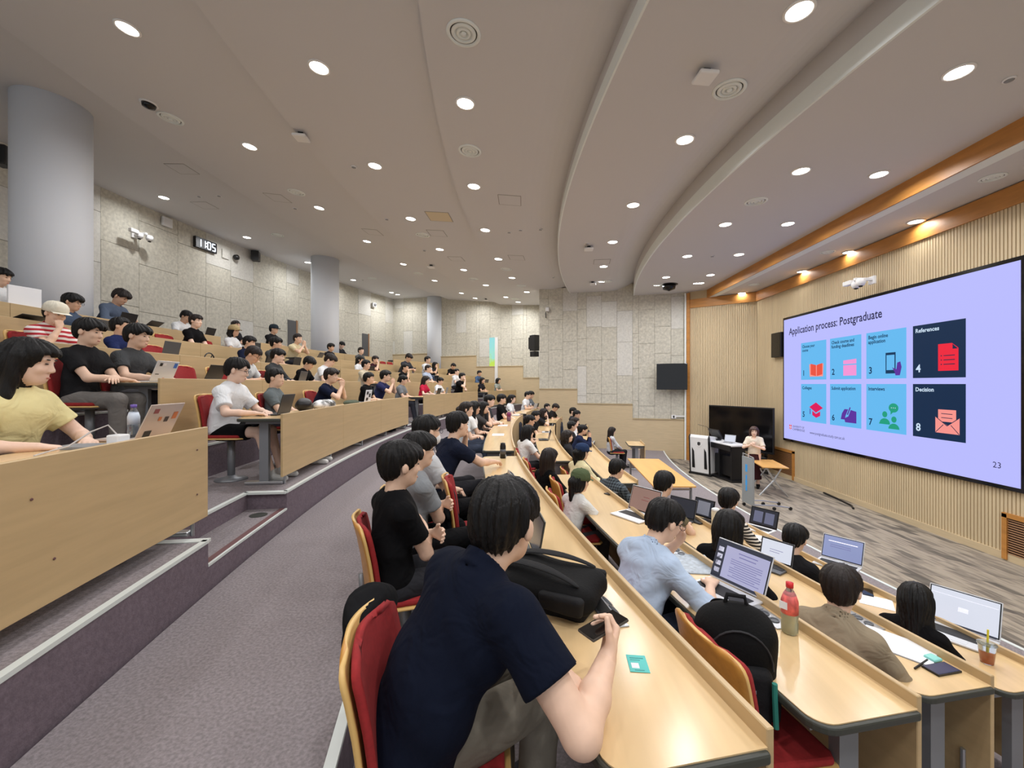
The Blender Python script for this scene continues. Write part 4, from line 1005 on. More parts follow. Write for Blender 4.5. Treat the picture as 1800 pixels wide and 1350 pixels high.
near('brown', 1478, 992, 'C', dict(lean=.34, hp=.18, hy=.10, rh=(.42, -.10, .74), lh=(.42, .12, .74)), dict(sleeve=1.9, collar=1, w=1.05), (152, 138, 116), 'bowl', 'person in a khaki brown shirt seen from behind, large dark bowl-cut hair', (.78, .62), 2.3, tro=(150, 170, 192), seed=2, hairmat=M_HAIRB, hi=1.3)
near('darkwoman', 1610, 1023, 'D', dict(lean=.36, hp=.22, hy=.15, sw=.15, rh=(.46, -.12, .745), lh=(.46, .06, .745)), dict(fem=True, sleeve=1.9), (16, 15, 17), 'long', 'person with long black hair in black leaning over a large white-screen laptop', (.86, .50), 2.85)
near('jacket', 1398, 920, 'D', dict(lean=.30, hp=.20, hy=.0, rh=(.44, -.10, .745), lh=(.44, .08, .745)), dict(sleeve=1.9), (30, 30, 32), 'fringe', 'person in a black jacket typing on a laptop in the lowest row', (.84, .54), 3.7)
near('blackhair', 1282, 894, 'C', dict(lean=.26, hp=.12, hy=.10, sw=.15, rh=(.40, -.10, .745), lh=(.38, .05, 1.02), lpole=(.4, .7, -1)), dict(fem=True, sleeve=1.9, nL=(-1, 0, 0), dL=(0, 0, 1), sL=(0, -1, 0), cL=.8), (15, 15, 17), 'bob', 'person with shoulder-length black hair in black using a tablet', (.84, .54), 3.1)
near('olive', 1168, 827, 'C', dict(lean=.22, hp=.20, hy=.15, rh=(.42, -.10, .745), lh=(.42, .08, .745)), {}, (108, 100, 78), 'short', 'person in an olive T-shirt behind a dark laptop screen', (.86, .50), 4.3)
near('jeanslap', 1085, 806, 'C', dict(lean=.25, hp=.22, hy=.05, rh=(.42, -.10, .745), lh=(.42, .08, .745)), dict(sleeve=1.9, collar=1), (50, 60, 70), 'fringe', 'person in a dark plaid shirt at the end of the third lower row', (.88, .48), 5.3, shirtmat=striped('plaid', (26, 32, 40), (92, 104, 112), 9, True))
near('yellowjacket', 1024, 779, 'C', dict(lean=.20, hp=.08, sw=.15, rh=(.40, -.10, .745), lh=(.42, .08, .745)), dict(fem=True, sleeve=1.9, fit=1.1), (226, 216, 172), 'tied', 'person in a navy cap and pale yellow jacket with hair tied back', (.84, .54), 6.4, cap=(40, 56, 88))
near('whitewoman', 929, 746, 'B', dict(lean=.22, hp=.12, sw=.15, rh=(.42, -.10, .745), lh=(.42, .08, .745)), dict(fem=True, fit=1.1), (228, 228, 226), 'bob', 'person in a loose white T-shirt with bobbed hair, second lower row', (.86, .50), 7.2)
near('yellow', 52, 592, 1, dict(lean=.14, hp=.20, hy=.38, sw=.155, rh=(.36, -.16, .735), lh=(.38, .10, .735), headf=.04), dict(fem=True, sleeve=.62, collar=1, fit=1.08, w=1.05, aw=1.15), (236, 224, 168), 'long', 'person with long black hair in a pale yellow polo top at the nearest desk', .12, None, h=.009, sk=2, seat=.56)
near('whiteT', 418, 628, 1, dict(feet=.56, lean=.16, hp=.22, hy=.20, rh=(.40, -.14, .735), lh=(.40, .08, .735)), dict(fit=1.12, aw=1.0, sleeve=.75, wr=.006, tl=.72), (232, 234, 236), 'short', 'person in a white T-shirt and black shorts at the desk end', .10, None, h=.010, glasses=True, tro=(15, 15, 17), shoe=(196, 196, 192), sk=2)
near('blackT2', 158, 558, 2, dict(lean=.05, hp=.16, hy=.05, rh=(.36, .04, .735), lh=(.34, -.06, .745)), dict(nL=(0, 0, -1)), (32, 32, 34), 'fringe', 'person in a black T-shirt with forearms crossed on the desk', .12, None, h=.011, tro=(120, 116, 112))
near('greyT2', 243, 568, 2, dict(lean=.10, hp=.12, hy=.08, rh=(.40, -.12, .735), lh=(.40, .06, .735)), {}, (72, 74, 76), 'fringe', 'person in a charcoal T-shirt typing on a stickered laptop', .10, None, tro=(84, 84, 88))
near('stripecap', 98, 531, 3, dict(lean=.24, hp=.28, hy=-.05, rh=(.33, -.075, 1.0), lh=(.36, .10, .735), rpole=(.5, -.4, -1)), dict(nR=(-1, .3, 0), dR=(-.15, 0, 1), sR=(0, 1, 0), cR=1.4, collar=1, fit=1.1), (214, 190, 192), 'short', 'person in a cream cap and red striped shirt, cheek on a fist', .0, None, cap=(226, 220, 202), shirtmat=striped('stripe_red', (178, 40, 52), (236, 228, 224), 5.5))
near('stripe', 1281, 857, 'D', dict(lean=.24, hp=.15, hy=.1, rh=(.42, -.10, .745), lh=(.42, .08, .745)), dict(sleeve=1.9), (200, 198, 192), 'bowl', 'person in a black and white striped top in the lowest row', (.80, .60), 4.6, shirtmat=striped('stripe_black', (30, 30, 32), (226, 222, 214), 9))
near('deskwoman', 1076, 750, 'D', dict(lean=.0, hp=.10, hy=.1, sw=.15, rh=(.34, -.08, .62), lh=(.34, .08, .62)), dict(fem=True, sleeve=1.9), (196, 198, 202), 'long', 'person with long hair in a pale cardigan sitting alone at a short desk', (.9, .2), 12.2, hairmat=M_HAIRB)
# ---- the man in the navy polo shirt in the foreground
root_p = pD(716, 1330, 1.27); YW = math.atan2(.64, .77)+YAW
RP = Vector((root_p.x, root_p.y, LOW['A'][0])); RI = np.array(rz(-YW))
def lw(x, y, D): return RI@(np.array(pD(x, y, D))-np.array(RP))
J = joints(lean=.3); J['f'] = 1.14; J['pel'] = A3(0, 0, .50)
J['SR'] = lw(900, 1082, 1.17); J['SL'] = lw(792, 1006, 1.45); mid = (J['SR']+J['SL'])/2
J['nb'] = mid+A3(.01, 0, .06); J['mid'] = J['pel']*.52+mid*.48+A3(-.035, 0, .0)
J['up'] = unit(J['nb']-J['pel']); r = unit(J['SR']-J['SL']); J['right'] = r; J['fwd'] = unit(np.cross(J['up'], r))
J['fwd'] = J['fwd'] if J['fwd'][0] > 0 else -J['fwd']
J['hc'] = lw(889, 916, 1.42); fw = math.atan2(.84, .54)+YAW-YW; J['M'] = headM(fw, .10, 0)
J['ER'] = lw(1022, 1292, 1.03); J['WR'] = lw(1066, 1160, 1.235); J['EL'] = lw(930, 1118, 1.46); J['WL'] = lw(962, 1172, 1.17)
RV = lambda v: RI@np.array(v)
camR = np.array((CYW, -SY, 0)); camF = np.array((SY, CYW, 0))
hdw = camR*.30+camF*.62+A3(0, 0, .48); hnw = -camR*.62+camF*.25+A3(0, 0, .50); hd = RV(hdw); hn = RV(hnw)
pr = dict(f=1.14, sleeve=.60, collar=1, w=1.12, fit=1.06, aw=1.16, wr=.0022, wf=9, dR=hd, nR=hn, sR=RV(-camF*.7+A3(0, 0, .7)), cR=1.15, dL=RV(camR*.80-camF*.45+A3(0, 0, -.35)), nL=RV(-camR*.3+A3(0, 0, -1)), sL=RV(camF+camR*.3), cL=.3)
fg = person('navyman', J, pr, .0078, RP, YW, 1.0, (13, 19, 35), (126, 120, 108), 'short', 'large foreground person in a navy polo shirt seen from behind holding a phone', 'seated audience', seed=0, hh=.005)
# phone in the hand
hdu = unit(hdw); q = pD(1066, 1160, 1.235)+Vector(hdu*.078)+Vector(unit(hnw)*.030); ph = empty('phone', q); tag(ph, 'black smartphone held by the person in the navy polo shirt', 'phone', 'phones')
ax = (pD(1104, 1098, 1.33)-pD(1038, 1138, 1.25)).normalized(); up_ = Vector((-.35*camR[0]-.25*camF[0], -.35*camR[1]-.25*camF[1], .9)); sd_ = ax.cross(up_).normalized(); up_ = sd_.cross(ax).normalized()
Rm = Matrix((ax, sd_, up_)).transposed(); ph.rotation_euler = Rm.to_euler()
bev(MB().box((0, 0, 0), (.148, .072, .009)).build('case', mat('phone_case', (70, 66, 60), .4), ph), .004); MB().box((0, 0, .0049), (.143, .067, .001)).build('screen', M_BLK2, ph)
J = None
# ================================================================== THE STAGE
# ---- LED screen with the slide
SX = WALLX-.07; SL = 12.49
EM = 1/2**VS.exposure
def emi(name, c, s=1.0): return mat(name, (4, 4, 5), .5, emit=c, es=s*EM, spec=.1)
scr = empty('projection_screen', (SX+.03, 9.54, -.24)); tag(scr, 'huge wall screen showing a lavender slide about a postgraduate application process', 'screen')
so = Vector((SX+.03, 9.54, -.24))
bev(MB().box((SX+.035, SL-2.955, 1.44), (.06, 6.02, 3.48)).build('frame', M_BLK2, scr, origin=so), .006)
def flat(name, pts, m, layer=1, par=None):      # polygon in slide metres: s to the right from the left edge, z
    x = SX-.0015*layer; mb = MB(); mb.quad(*[(x, SL-s, z) for s, z in pts]); o = mb.build(name, m, par or scr, origin=so); return o
def rect(name, s0, z0, s1, z1, m, layer=1, par=None): return flat(name, [(s0, z0), (s1, z0), (s1, z1), (s0, z1)], m, layer, par)
SB = emi('slide_lavender', (186, 188, 255), 1.0); ST = emi('slide_blue', (104, 190, 246), .95); SN = emi('slide_navy', (20, 44, 74), 1.0); SK = emi('slide_ink', (44, 44, 78), 1.0); SWt = emi('slide_pale', (206, 226, 246), 1.0)
SRd = emi('slide_red', (238, 40, 62)); SO = emi('slide_orange', (236, 84, 66)); SP = emi('slide_pink', (244, 150, 214)); SPu = emi('slide_purple', (92, 50, 158)); SMg = emi('slide_magenta', (222, 26, 92)); SG = emi('slide_green', (34, 158, 126)); SSa = emi('slide_salmon', (248, 150, 142)); SDk = emi('slide_teal_ink', (16, 56, 92))
rect('slide_background', 0, -.235, 5.90, 3.115, SB, 0)
def text(body, s, z, size, m, layer=3, bold=0, width=None, par=None):
    cu = bpy.data.curves.new('t', 'FONT'); cu.body = body; cu.size = size; cu.offset = bold; cu.resolution_u = 2; to = bpy.data.objects.new('t', cu); COL.objects.link(to)
    me = bpy.data.meshes.new_from_object(to); bpy.data.objects.remove(to); me.name = 'text'
    xs = [v.co.x for v in me.vertices]; k = 1
    if width and xs: k = width/(max(xs)-min(xs))
    x = SX-.0015*layer
    for v in me.vertices: v.co = (x-so.x, SL-s-v.co.x*k-so.y, z+v.co.y-so.z)
    me.materials.clear(); me.materials.append(m)
    return obj('text', me, par or scr)
text('Application process: Postgraduate', .25, 2.665, .27, SK, width=3.18, bold=.004)
TX = (.78, 1.89, 3.01, 4.13); caps = [['Choose your', 'course'], ['Check course and', 'funding deadlines'], ['Begin online', 'application'], ['References'], ['Colleges'], ['Submit application'], ['Interviews'], ['Decision']]
wds = [[.50, .24], [.72, .72], [.50, .44], [.46], [.38], [.76], [.42], [.36]]
TILE = []
for i in range(8):
    s0 = TX[i % 4]; z0 = 1.41 if i < 4 else .325; navy = i in (3, 7)
    t = rect('tile', s0, z0, s0+.98, z0+.975, SN if navy else ST, 1); TILE.append(t)
    for j, c in enumerate(caps[i]): text(c, s0+.055, z0+.84-.10*j, .105, SWt if navy else SDk, 3, .0025, wds[i][j])
    text(str(i+1), s0+.065, z0+.11, .20, SWt if navy else SDk, 3, .004)
def ic(i, n, pts, m, l=2):
    s0 = TX[i % 4]; z0 = 1.41 if i < 4 else .325; return flat(n, [(s0+a, z0+b) for a, b in pts], m, l)
def circ_(cx, cy, r, n=18, a0=0, a1=2*math.pi): return [(cx+r*math.cos(a0+(a1-a0)*k/n), cy+r*math.sin(a0+(a1-a0)*k/n)) for k in range(n+(a1-a0 < 6.2))]
# 1 book
ic(0, 'book_border', [(.36, .08), (.86, .08), (.88, .40), (.62, .36), (.34, .40)], SSa, 2); ic(0, 'book_page', [(.40, .13), (.605, .09), (.605, .37), (.40, .41)], SO, 3); ic(0, 'book_page', [(.635, .09), (.84, .13), (.84, .41), (.635, .37)], SO, 3)
# 2 form
ic(1, 'form', [(.44, .08), (.84, .08), (.84, .32), (.44, .32)], SP, 2); ic(1, 'form', [(.44, .345), (.84, .345), (.84, .45), (.44, .43)], SP, 2)
# 3 phone in a hand
ic(2, 'phone_outline', [(.50, .10), (.74, .10), (.74, .52), (.50, .52)], SDk, 2); ic(2, 'phone_display', [(.525, .17), (.715, .17), (.715, .47), (.525, .47)], ST, 3); ic(2, 'hand', [(.66, .22), (.76, .18), (.78, .31), (.85, .33), (.88, .22), (.84, .06), (.74, .06), (.72, .13)], SPu, 4)
# 4 document
ic(3, 'document', [(.50, .12), (.86, .12), (.86, .50), (.75, .59), (.50, .59)], SRd, 2); ic(3, 'folded_corner', [(.76, .49), (.85, .49), (.76, .575)], SN, 3)
for k in range(3): ic(3, 'line', [(.60, .225+.075*k), (.80, .225+.075*k), (.80, .24+.075*k), (.60, .24+.075*k)], SN, 3); ic(3, 'bullet', circ_(.56, .233+.075*k, .012, 8), SN, 3)
# 5 graduation cap
ic(4, 'mortar_board', [(.34, .38), (.60, .25), (.86, .38), (.60, .51)], SMg, 2); ic(4, 'cap_body', [(.46, .29), (.60, .22), (.76, .29), (.76, .18), (.61, .12), (.46, .18)], SMg, 2); ic(4, 'tassel', [(.36, .20), (.39, .20), (.39, .34), (.36, .34)], SPu, 3)
# 6 writing hand
ic(5, 'hand', [(.36, .16), (.48, .16), (.50, .10), (.84, .10), (.84, .36), (.62, .40), (.48, .40), (.40, .30)], SPu, 2); ic(5, 'pen', [(.52, .26), (.64, .48), (.70, .45), (.60, .24), (.50, .20)], ST, 3); ic(5, 'pen', [(.555, .28), (.645, .455), (.675, .44), (.59, .27)], SPu, 4)
# 7 people talking
for cx, cy in ((.48, .36), (.70, .27)):
    ic(6, 'head', circ_(cx, cy, .062), SG, 2); ic(6, 'shoulders', [(cx-.13, cy-.19)]+[(cx+.13*math.cos(a), cy-.19+.11*math.sin(a)) for a in [math.pi-math.pi*k/10 for k in range(1, 10)]]+[(cx+.13, cy-.19)], SG, 3)
ic(6, 'desk_line', [(.34, .16), (.60, .16), (.60, .18), (.34, .18)], SG, 3)
ic(6, 'speech_bubble', [(x_, .50+(y_-.50)*.8) for x_, y_ in circ_(.69, .50, .115)], SG, 2); ic(6, 'bubble_tail', [(.62, .44), (.69, .42), (.62, .36)], SG, 2)
for k in range(3): ic(6, 'dot', circ_(.645+.045*k, .50, .010, 8), SWt, 4)
# 8 envelope
ic(7, 'letter', [(.50, .32), (.82, .32), (.82, .53), (.50, .53)], SSa, 2); ic(7, 'envelope', [(.45, .12), (.88, .12), (.88, .40), (.665, .26), (.45, .40)], SSa, 3)
for a_, b_ in (((.455, .40), (.665, .25)), ((.875, .40), (.665, .25)), ((.455, .125), (.60, .27)), ((.875, .125), (.73, .27)), ((.56, .46), (.76, .455)), ((.56, .39), (.76, .385))):
    d_ = Vector((b_[0]-a_[0], b_[1]-a_[1])).normalized(); n_ = Vector((-d_.y, d_.x))*.006; ic(7, 'line', [(a_[0]-n_.x, a_[1]-n_.y), (b_[0]-n_.x, b_[1]-n_.y), (b_[0]+n_.x, b_[1]+n_.y), (a_[0]+n_.x, a_[1]+n_.y)], SN, 4)
text('23', 5.52, .01, .13, SK); text('www.postgraduate.study.cam.ac.uk', 1.14, .015, .10, SK, width=1.24)
flat('shield', [(.26, .17), (.36, .17), (.36, .07), (.31, .03), (.26, .07)], SRd, 2); flat('shield_cross', [(.30, .17), (.32, .17), (.32, .04), (.30, .04)], SWt, 3); flat('shield_bar', [(.26, .115), (.36, .115), (.36, .095), (.26, .095)], SWt, 3)
text('UNIVERSITY OF', .41, .115, .075, SK, width=.50); text('CAMBRIDGE', .41, .035, .085, SK, width=.52)
# ---- things on the screen wall
def put(name, label, cat, p, rzv=0, group=None):
    r = empty(name, p, rzv); tag(r, label, cat, group); return r
r = put('wall_speaker', 'black panel speaker on the wall left of the big screen', 'speaker', (WALLX-.005, 0, 0)); ya = SX/ray(1358)[0]*ray(1358)[1]; yb = SX/ray(1375)[0]*ray(1375)[1]; D_ = SX/ray(1366)[0]; zt, zb2 = CAMZ+(675-585)/FPX*D_, CAMZ+(675-628)/FPX*D_
r.location = (WALLX-.005, (ya+yb)/2, (zt+zb2)/2); bev(MB().box((-.06, 0, 0), (.10, ya-yb, zt-zb2)).build('cabinet', M_BLACK, r), .008); MB().box((-.112, 0, 0), (.006, (ya-yb)*.92, (zt-zb2)*.94)).build('grille', M_BLK2, r)
def ptz(p, yaw, label):
    r = put('wall_camera', label, 'camera', p, yaw, 'white wall cameras')       # local +x out of the wall
    MB().box((.02, 0, .03), (.04, .16, .16)).build('wall_plate', M_WHITE, r); bev(MB().box((.20, 0, .05), (.36, .07, .06)).build('arm', M_WHITE, r), .01)
    for q in (-.10, .12):
        b = MB().lathe([(.0, -.10), (.06, -.085), (.085, -.03), (.085, .03), (.06, .06), (0, .07)], 18, (.30+q*.3, q, -.02)).build('camera_head', M_WHITE, r, smooth=True)
        MB().lathe([(.0, -.12), (.035, -.11), (.04, -.085)], 14, (.30+q*.3, q, -.02)).build('lens', M_BLK2, b, smooth=True)
    bev(MB().box((.30, -.28, .03), (.10, .22, .10)).build('housing', M_WHITE, r), .02)
Dc = SX/ray(1535)[0]; ptz(pD(1535, 495, Dc*.985), math.pi, 'white twin-head camera on an arm above the big screen')
def grille(y0, y1, z1, label):
    r = put('air_grille', label, 'grille', (WALLX-.012, (y0+y1)/2, ZF)); w = abs(y1-y0); z0 = .06
    MB().box((.005, 0, (z1-ZF)/2+.02), (.012, w, z1-ZF)).build('backing', mat('grille_dark', (66, 44, 28), .7), r)
    for a in (MB().box((-.012, -w/2, (z1-ZF)/2+.02), (.04, .07, z1-ZF)), MB().box((-.012, w/2, (z1-ZF)/2+.02), (.04, .07, z1-ZF)), MB().box((-.012, 0, z1-ZF), (.04, w+.07, .07))): a.build('frame', M_BROWN, r)
    m = MB(); z = .12
    while z < z1-ZF-.05: m.box((-.008, 0, z), (.022, w-.06, .014), eul(0, .5, 0)); z += .036
    tag(m.build('louvre', mat('louvre_wood', (150, 106, 66), .5), r), kind='stuff')
def wallYZ(x, y): D = WALLX/ray(x)[0]; return ray(x)[1]*D, CAMZ+(675-y)/FPX*D
ya, za = wallYZ(1770, 905); grille(ya, ya-1.6, za, 'low wooden louvred air grille under the right part of the screen')
ya, za = wallYZ(1396, 795); yb, _ = wallYZ(1340, 780); grille(ya, yb, za, 'low wooden louvred air grille behind the folding table')
# ---- black display board on a stand
pl, pr_ = pD(1247, 709, 14.0), pD(1361, 715, 12.15); c = (pl+pr_)/2; dv = pr_-pl; yw = math.atan2(dv.y, dv.x)
r = put('display_board', 'large black switched-off display board on a floor stand behind the lectern', 'display board', (c.x, c.y, ZF), yw); ln = Vector((dv.x, dv.y)).length
bev(MB().box((0, 0, 1.32), (ln, .07, 1.34)).build('frame', M_BLACK, r), .01); MB().box((0, -.037, 1.33), (ln-.07, .004, 1.24)).build('panel', M_BLK2, r)
for q in (-.6, .6):
    MB().box((q, .0, .34), (.08, .05, .66)).build('leg', M_BLACK, r); MB().box((q, 0, .03), (.07, .70, .05)).build('foot', M_BLACK, r)
# ---- lectern
pc = pZ(1238, 836, ZF); yw = math.atan2(-.62, -.78)
r = put('lectern', 'white and black console lectern with a round emblem on its front', 'lectern', (pc.x+.12, pc.y+.25, ZF), yw)    # local +x = front
MB().prism([(.30, -.34, .0), (.30, .34, .0), (-.30, .34, .0), (-.30, -.34, .0)], (0, 0, .06)).build('plinth', M_BLACK, r)
m = MB(); m.prism([(.24, -.29, .06), (.28, -.29, .06), (.34, -.29, 1.10), (.30, -.29, 1.18), (-.26, -.29, 1.10), (-.24, -.29, .06)], (0, .58, 0)); bev(m.build('body', M_WHITE, r), .02)
for q in (-.30, .30): bev(MB().prism([(.30, q-.012, .06), (.345, q-.012, .9), (.36, q-.012, 1.12), (.31, q-.012, 1.19), (.27, q-.012, 1.10), (.24, q-.012, .06)], (0, .024, 0)).build('side_edge', M_BLACK, r), .006)
for q in (-.19, .19): MB().prism([(.287, q-.045, .20), (.293, q+.045, .20), (.322, q+.03, .70), (.322, q-.03, .80)], (.008, 0, 0)).build('black_inlay', M_BLACK, r)
Rm = Matrix.Rotation(math.pi/2-.06, 3, 'Y'); MB().lathe([(.10, 0), (.10, .006), (.085, .008), (0, .008)], 24, (.322, 0, .93), Rm).build('emblem', M_WHITE, r)
MB().box((.333, 0, .93), (.006, .07, .10), eul(.5, -.06, 0)).build('emblem_mark', M_LGRY, r); MB().box((.333, 0, .93), (.006, .07, .10), eul(-.5, -.06, 0)).build('emblem_mark', M_LGRY, r)
MB().tube([(-.1, .15, 1.14), (-.05, .18, 1.30), (.10, .10, 1.42), (.22, -.10, 1.48)], .006, 6).build('microphone', M_BLACK, r)
# console desk running from the lectern towards the viewer
a = pZ(1262, 772, ZF+1.05); b = pZ(1316, 794, ZF+1.0); a = Vector((a.x, a.y, 0)); b = Vector((pc.x+.60, pc.y-.90, 0)); a = Vector((pc.x+.36, pc.y+.35, 0)); c = (a+b)/2; dv = b-a; yw2 = math.atan2(dv.y, dv.x)
r = put('console_desk', 'white console desk beside the lectern with dark equipment below', 'desk', (c.x, c.y, ZF), yw2); ln = dv.length
bev(MB().box((0, 0, 1.0), (ln, .55, .05)).build('desktop', M_WHITE, r), .012); MB().box((0, -.29, .93), (ln, .03, .14)).build('front_rail', M_BLACK, r)
for q in (-.42, .0, .42): MB().box((q*ln, 0, .50), (.06, .40, .98)).build('leg', M_BLACK, r)
MB().box((.1, .05, .40), (ln*.6, .36, .55)).build('equipment_rack', M_BLACK, r); MB().box((0, 0, .03), (ln, .5, .05)).build('base', M_BLACK, r)
r2 = put('monitor', 'black monitor lying back on the lectern top', 'monitor', (c.x-.10, c.y+.42, ZF+1.03), yw2); bev(MB().box((0, 0, .18), (.5, .04, .30), eul(.5, 0, 0)).build('panel', M_BLACK, r2), .008); MB().box((0, .05, .02), (.2, .16, .03)).build('stand', M_BLACK, r2)
laptop((c.x+.03, c.y-.20, ZF+1.026), yw2+math.pi/2+.5, 'small pale blue laptop open on the console desk', M_LSIL, 'white', 1.8)
# presenter
def standing():
    J = {}; J['pel'] = A3(0, 0, .90); J['mid'] = A3(.0, 0, 1.08); J['nb'] = A3(.0, 0, 1.36); J['up'] = A3(0, 0, 1.); J['right'] = A3(0, -1, 0); J['fwd'] = A3(1, 0, 0)
    J['SR'] = A3(0, -.145, 1.29); J['SL'] = A3(0, .145, 1.29); J['M'] = headM(.2, .10, 0); J['hc'] = A3(.035, 0, 1.50); J['ER'], J['WR'] = ik(J['SR'], (.22, -.03, 1.16), .27, .24, (-.3, -1, -.6)); J['EL'], J['WL'] = ik(J['SL'], (.22, .04, 1.14), .27, .24, (-.3, 1, -.6))
    for s, q in (('R', -1), ('L', 1)): J['H'+s] = A3(0, q*.085, .88); J['K'+s] = A3(.01, q*.085, .48); J['A'+s] = A3(0, q*.085, .085); J['T'+s] = A3(.15, q*.10, .035)
    return J
pp = pZ(1326, 857, ZF); J = standing()
PROTO['presenter'] = (J, body_mesh('person', J, .012, dict(fem=True, dR=(.2, .6, .7), dL=(.2, -.6, .7), nR=(0, .6, .6), nL=(0, -.6, .6), cR=.9, cL=.9), [None]), shirt_mesh('shirt', J, .012, dict(fem=True, sleeve=.75, vneck=1), 3), None, [shoe_mesh('shoe', J['A'+s], J['T'+s], .012) for s in 'RL'])
sk_ = SDF(); sk_.cap((0, 0, .93), (0, 0, .60), .125, .15, k=.05); sk_.cap((0, 0, .60), (0, 0, .26), .15, .17, k=.03); sk_.cutfn(lambda P: np.maximum(.24-P[..., 2], P[..., 2]-.99)); skm = sk_.mesh('skirt', .014)
for m in [PROTO['presenter'][2], skm]+PROTO['presenter'][4]: m.materials.append(None)
o = person('presenter', J, {}, .012, (pp.x, pp.y, ZF), math.atan2(-.80, -.60), 1.0, (226, 214, 196), K, 'long', 'presenter standing by the lectern in a cream blouse and dark maroon skirt', None, hairmat=mat('hair_brown', (66, 40, 32), .45), legs=False, sk=2)
o.scale = (.97,)*3
obj('skirt', skm, o, cloth((62, 32, 36)))
for m in PROTO['presenter'][4]: obj('shoe', m, o, cloth(K))
# ---- sign stand on wheels
ps = pZ(1315, 893, ZF); r = put('sign_stand', 'grey upright sign board on a wheeled frame with blue lettering', 'sign', ps, .08)
bev(MB().box((0, 0, .60), (.04, .40, 1.0)).build('panel', mat('sign_grey', (158, 164, 166), .5), r), .004)
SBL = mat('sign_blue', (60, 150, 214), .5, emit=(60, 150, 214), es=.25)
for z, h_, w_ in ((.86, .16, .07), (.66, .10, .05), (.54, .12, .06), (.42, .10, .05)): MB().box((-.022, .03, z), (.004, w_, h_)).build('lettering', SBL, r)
MB().tube([(0, -.19, .05), (0, -.19, 1.12), (0, .19, 1.16), (0, .19, .05)], .014, 8).build('frame', M_STEEL, r)
for q in (-.19, .19):
    MB().tube([(.0, q, .12), (.45, q, .10), (.80, q, .05)], .013, 8).build('base_rail', M_STEEL, r)
    for x in (0.02, .45, .80): MB().lathe([(.0, -.014), (.035, -.014), (.035, .014), (0, .014)], 14, (x, q, .036), Matrix.Rotation(math.pi/2, 3, 'X')).build('castor', M_BLACK, r)
# ---- folding table beside the presenter
pt = pZ(1350, 815, ZF+.72); r = put('folding_table', 'small wooden folding table with silver crossed legs near the presenter', 'table', (pt.x, pt.y, ZF), -.2)
bev(MB().box((0, 0, .72), (.55, 1.1, .025)).build('tabletop', M_GOLDW, r), .004)
for q in (-.42, .42):
    MB().tube([(-.30, q, .03), (.0, q, .40), (.16, q, .70)], .02, 8).build('leg', M_STEEL, r); MB().tube([(.30, q, .03), (.0, q, .40), (-.16, q, .70)], .02, 8).build('leg', M_STEEL, r)
MB().tube([(.0, -.42, .40), (.0, .42, .40)], .015, 8).build('stretcher', M_STEEL, r)
# office chair behind
pq = pZ(1358, 838, ZF); r = put('office_chair', 'black swivel chair behind the folding table', 'chair', (pq.x-.12, pq.y+.55, ZF), 2.6)
bev(MB().box((0, 0, .48), (.48, .48, .09)).build('seat', M_BLACK, r), .04); bev(MB().box((-.24, 0, .82), (.09, .46, .56), eul(0, -.15, 0)).build('backrest', M_BLACK, r), .04)
MB().tube([(0, 0, .08), (0, 0, .45)], .03, 10).build('post', M_BLACK, r)
for k in range(5):
    a = k*1.2566; MB().tube([(0, 0, .10), (.30*math.cos(a), .30*math.sin(a), .06)], .02, 6).build('base_arm', M_BLACK, r); MB().lathe([(0, -.015), (.03, -.015), (.03, .015), (0, .015)], 10, (.30*math.cos(a), .30*math.sin(a), .032), Matrix.Rotation(math.pi/2, 3, 'X')).build('castor', M_BLACK, r)
for q in (-.26, .26): bev(MB().box((0, q, .68), (.28, .05, .04)).build('armrest', M_BLACK, r), .01)
# fire extinguisher
pe = pZ(1216, 813, ZF); r = put('fire_extinguisher', 'red fire extinguisher on the floor beside the brown stage post', 'extinguisher', pe)
MB().lathe([(.07, .0), (.08, .03), (.08, .36), (.055, .42), (.03, .44), (.03, .47)], 18).build('cylinder', mat('extinguisher_red', (190, 40, 34), .35), r, smooth=True); MB().box((0, 0, .50), (.05, .14, .04)).build('valve', M_BLACK, r); MB().tube([(.0, .06, .48), (.06, .12, .40), (.06, .11, .15)], .012, 6).build('hose', M_BLACK, r)
# cable along the wall
q = [pZ(1448, 866, ZF+.02), pZ(1475, 878, ZF+.02), pZ(1497, 889, ZF+.02), pZ(1500, 894, ZF+.02)]
tag(MB().tube(q, .022, 6).build('floor_cable', M_BLACK, origin=q[0]), 'black cable trunk lying on the carpet along the screen wall', 'cable')
# ---- wide wooden table standing in the lowest row
cs = [pZ(x, y, LOW['D'][0]+.72) for x, y in ((1103, 806), (1158, 807), (1224, 855), (1149, 855))]; c = sum(cs, Vector())/4; c.z = LOW['D'][0]
r = put('long_table', 'long orange wood table standing in front of the lowest row', 'table', c)
m = MB(); m.prism([(p.x-c.x, p.y-c.y, .695) for p in reversed(cs)], (0, 0, .03)); bev(m.build('tabletop', M_GOLDW, r), .006)
for p in cs:
    q = Vector((p.x-c.x, p.y-c.y, 0))*.88; MB().tube([(q.x, q.y, 0), (q.x, q.y, .69)], .022, 10).build('leg', M_LEG, r)
for i_, j_ in ((0, 1), (2, 3)):
    p, q = [Vector((cs[k].x-c.x, cs[k].y-c.y, 0))*.88 for k in (i_, j_)]; MB().tube([(p.x, p.y, .63), (q.x, q.y, .63)], .018, 8).build('rail', M_STEEL, r)
# ---- television on the far wall
tv = pD(1181, 662, 14.9); r = put('television', 'black flat television on a swing arm on the far panel wall', 'television', tv, -.22)
bev(MB().box((0, 0, 0), (1.02, .06, .92)).build('panel', M_BLK2, r), .01); MB().tube([(.2, .03, 0), (.25, .35, 0), (.2, .50, 0)], .03, 8).build('bracket', M_BLACK, r)
